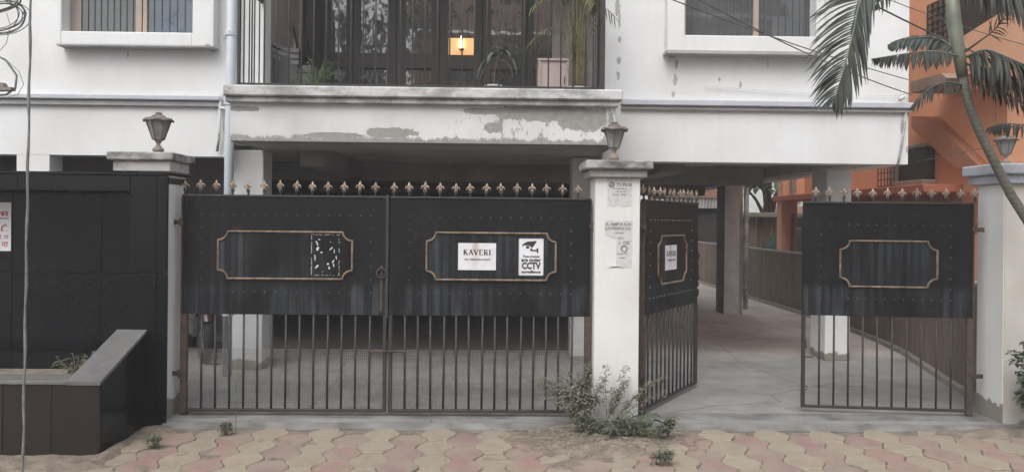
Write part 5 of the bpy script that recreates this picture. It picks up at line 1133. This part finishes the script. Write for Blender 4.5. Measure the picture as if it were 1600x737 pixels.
# outside stair: sloping soffit, parapet, landing slab
def side(px, py, X): return PXp(px, py, X)
q = [side(1424, 182, XO - .14), side(1424, 200, XO - .14), side(1492, 262, XO - .14), side(1532, 262, XO - .14), side(1452, 182, XO - .14)]
part(MB().extr([tuple(v) for v in q], (.135, 0, 0)), 'stair_soffit', 'orange_shade', oh)
q = [side(1423, 146, XO - .5), side(1423, 128, XO - .5), side(1470, 115, XO - .5), side(1480, 122, XO - .5), side(1470, 133, XO - .5)]
part(MB().extr([tuple(v) for v in q], (.49, 0, 0)), 'landing_slab', 'buff', oh)
q = [side(1500, 60, XO - .35), side(1560, 22, XO - .35), side(1600, 0, XO - .35), side(1640, -20, XO - .35), side(1640, 95, XO - .35), side(1500, 110, XO - .35)]
part(MB().extr([tuple(v) for v in q], (.34, 0, 0)), 'stair_parapet', 'orange_lt', oh)
q = [side(1480, 140, XO - .32), side(1640, 140, XO - .32), side(1640, 118, XO - .32), side(1480, 120, XO - .32)]
part(MB().extr([tuple(v) for v in q], (.31, 0, 0)), 'stair_slab', 'red_paint', oh)
a_, b2_ = side(1487, 40, XO - .02), side(1455, 40, XO - .02); z0_, z1_ = side(1470, 76, XO).z, side(1470, 5, XO).z
wn = part(MB().box(XO - .05, XO - .002, a_.y, b2_.y, z0_, z1_), 'window', 'buff', oh); gm = MB()
for k in range(5): y = a_.y + (b2_.y - a_.y) * k / 4; gm.box(XO - .075, XO - .055, y, y + .015, z0_, z1_)
for k in range(8): z = z0_ + (z1_ - z0_) * k / 7; gm.box(XO - .077, XO - .057, a_.y, b2_.y, z, z + .015)
part(gm, 'window_grille', 'iron', wn, local=True)
a_, b2_ = side(1620, 20, XO - .02), side(1500, 20, XO - .02); box('dark_opening', 'dark', oh, XO - .03, XO - .002, a_.y, b2_.y, side(1540, 62, XO).z, 4.9)

# ------------------------------------------------------------ far things seen down the drive
fence_ = thing('board_fence', (6.2, 18, 0), 'weathered board fence with a pale green rail beyond the boundary wall', 'fence')
Yf2 = 18.0; fx0, fx1 = XX(1158, Yf2), XX(1300, Yf2); zf1 = P(1200, 343, Yf2).z; x = fx0; k = 0
bmf = MB().box(0, .17, 0, .03, -.05, zf1 + .05).mesh('board'); bmf.materials.append(MT['board'])
while x < fx1: share(bmf, 'board', fence_, (x - 6.2, Yf2 - 18 + random.uniform(0, .02), 0)); x += .18
part(MB().box(fx0, fx1, Yf2 - .25, Yf2 + .05, zf1 + .0501, zf1 + .16, c=.01), 'green_rail', 'green_metal', fence_)
tp = MB(); n = 14
for i in range(n + 1):
    u = i / n; x = XX(1203, 16.8) + u * (XX(1262, 16.8) - XX(1203, 16.8)); h = .95 + .42 * math.sin(min(1, u * 1.25) * PI / 2) + .03 * math.sin(i * 2)
    tp.v += [(x, 16.6, -.07), (x, 16.7, h), (x, 17.3, h + .05), (x, 17.4, -.07)]
for i in range(n):
    for k in range(3): tp.f.append((i * 4 + k, i * 4 + k + 1, i * 4 + k + 5, i * 4 + k + 4))
tag(part(tp, 'tarpaulin_heap', 'green_dark', smooth=True), 'dark green tarpaulin heap in front of the board fence', 'tarpaulin')
fh = thing('far_house', (6.5, 26, 0), 'pale far house with blue grey windows seen below the white building', 'house')
box('wall', 'pale_wall', fh, XX(1168, 26), XX(1330, 26), 26, 30, -.07, 6)
for k in range(3): box('window_band', 'red_paint', fh, XX(1215, 26), XX(1250, 26), 25.9, 25.99, 1.9 + k * .45 + .3, 1.98 + k * .45 + .3)
box('canopy', 'roof_tile', fh, XX(1200, 26), XX(1260, 26), 24.8, 25.8, P(1230, 334, 25).z, P(1230, 322, 25).z)
sh_ = thing('tin_shed', (5.5, 21, 0), 'low shed with a curved tile roof and pale sheet beyond the open gate', 'shed')
sx0, sx1 = XX(1040, 21), XX(1140, 21); za_, zb2 = P(1100, 325, 21).z, P(1100, 309, 21).z; rf = MB(); n = 16; zt2 = P(1100, 292, 21).z
box('shed_wall', 'dark', sh_, sx0, sx1, 21.1, 23, -.07, za_)
cs_ = MB(); nn = 60
for i in range(nn + 1): x = sx0 + (sx1 - sx0) * i / nn; y = 20.95 + .03 * math.sin(i * PI / 1.5); cs_.v += [(x, y, za_), (x, y, zb2)]
for i in range(nn): cs_.f.append((2 * i, 2 * i + 2, 2 * i + 3, 2 * i + 1))
part(cs_, 'corrugated_sheet', 'sheet', sh_)
for i in range(n + 1):
    u = i / n; x = sx0 - .1 + (sx1 - sx0 + .2) * u; h = zb2 + (zt2 - zb2) * math.sin(PI * min(1, .25 + u * .75)) ** .7
    rf.v += [(x, 20.9, zb2 + .001), (x, 20.9, h), (x, 23, h + .1), (x, 23, zb2 + .001)]
for i in range(n):
    for k in range(3): rf.f.append((i * 4 + k, i * 4 + k + 1, i * 4 + k + 5, i * 4 + k + 4))
part(rf, 'tile_roof', 'roof_tile', sh_)
fb = tag(part(MB().box(-30, 30, 34, 36, -.07, 5), 'far_building', 'pale_wall'), 'pale wall of a distant building closing the view between the columns', 'building')
# tree with broad leaves between
def tree(name, x, y, h, cr_, label, seed, trunk_r=.12, nl=1500, ls=.16, cz=None, group=None, flat=1.0):
    random.seed(seed); t_ = thing(name, (x, y, -.07), label, 'tree', group); tm = MB(); b0 = Vector((x, y, -.07)); top = b0 + Vector((random.uniform(-.3, .3), 0, h * .7)); tm.tube(bez(b0, b0 + Vector((.1, 0, h * .25)), top - Vector((.15, 0, h * .2)), top, 8), [trunk_r * (1 - .07 * i) for i in range(9)], 9)
    lf = MB(); cz = cz or h
    clumps = [Vector((x + random.gauss(0, cr_ * .55), y + random.gauss(0, cr_ * .5), cz + random.gauss(0, cr_ * .4 * flat))) for _ in range(18)]
    for c in clumps[:12]: st = b0.lerp(top, random.uniform(.6, 1)); tm.tube([st, st.lerp(c, .5) + Vector((0, 0, .1)), c], [trunk_r * .4, trunk_r * .25, trunk_r * .08], 6)
    for i in range(nl):
        c = random.choice(clumps); v = Vector((random.gauss(0, 1), random.gauss(0, 1), random.gauss(0, .8))) * cr_ * .2; a = random.uniform(0, 2 * PI); leaf_strip(lf, c + v, (math.cos(a), math.sin(a), random.uniform(-.6, .5)), ls * random.uniform(.7, 1.3), ls * .4, .8, seg=2)
    part(tm, 'trunk', 'bark', t_, smooth=True); part(lf, 'crown', 'tree_leaf', t_, fix=False); return t_
tree('broadleaf_tree', XX(1203, 19.5), 19.5, 3.1, .75, 'leafy tree rising behind the board fence', 41, .15, 190, .26, cz=2.9)
# ------------------------------------------------------------ across the road (mirrored in the balcony doors)
op = thing('opposite_house', (0, -10, 0), 'orange roofed house across the road, mirrored in the balcony doors', 'house')
box('wall', 'orange_lt', op, -3, 9, -14, -10, -.07, 8.2); rfm = MB().extr([(-3.4, -9.6, 8.2), (9.4, -9.6, 8.2), (9.4, -12, 10.2), (-3.4, -12, 10.2)], (0, -.2, .1)); part(rfm, 'roof', 'roof_tile', op)
box('terrace_slab', 'buff', op, -3.2, 9.2, -10.6, -9.3, 3.4, 3.6)
for i, xw_ in enumerate((-2.0, .6, 3.2, 5.8)):
    for zz_ in (1.2, 4.3, 6.4):
        f_ = box('window', 'white_wall', op, xw_, xw_ + 1.3, -9.99, -9.93, zz_, zz_ + 1.3); part(MB().box(xw_ + .1, xw_ + .6, -9.93, -9.92, zz_ + .1, zz_ + 1.2).box(xw_ + .7, xw_ + 1.2, -9.93, -9.92, zz_ + .1, zz_ + 1.2), 'pane', 'wglass', f_, local=True)
tree('street_tree', -3.6, -7.6, 7.0, 2.9, 'dark leafy tree across the road, mirrored in the left balcony doors', 51, .2, 3600, .30, cz=7.0, group='trees across the road')
tree('street_tree', 1.2, -8.2, 4.6, 1.3, 'smaller tree across the road, mirrored in the right balcony doors', 52, .14, 1500, .28, cz=6.2, group='trees across the road')

# ------------------------------------------------------------ air volume added to lift the dark tones, imitating a veil on the lens
hz = MB().box(-130, 130, -130, 130, -1.1, 12.0); m = bpy.data.materials.new('veil_volume'); m.use_nodes = True; nn_ = m.node_tree; nn_.nodes.clear()
vp = nn_.nodes.new('ShaderNodeVolumePrincipled'); vp.inputs['Density'].default_value = .0055; vp.inputs['Color'].default_value = (.93, .94, .95, 1); oo = nn_.nodes.new('ShaderNodeOutputMaterial'); nn_.links.new(vp.outputs[0], oo.inputs['Volume'])
MT['veil_air'] = m; tag(part(hz, 'veil_air', 'veil_air'), kind='stuff')
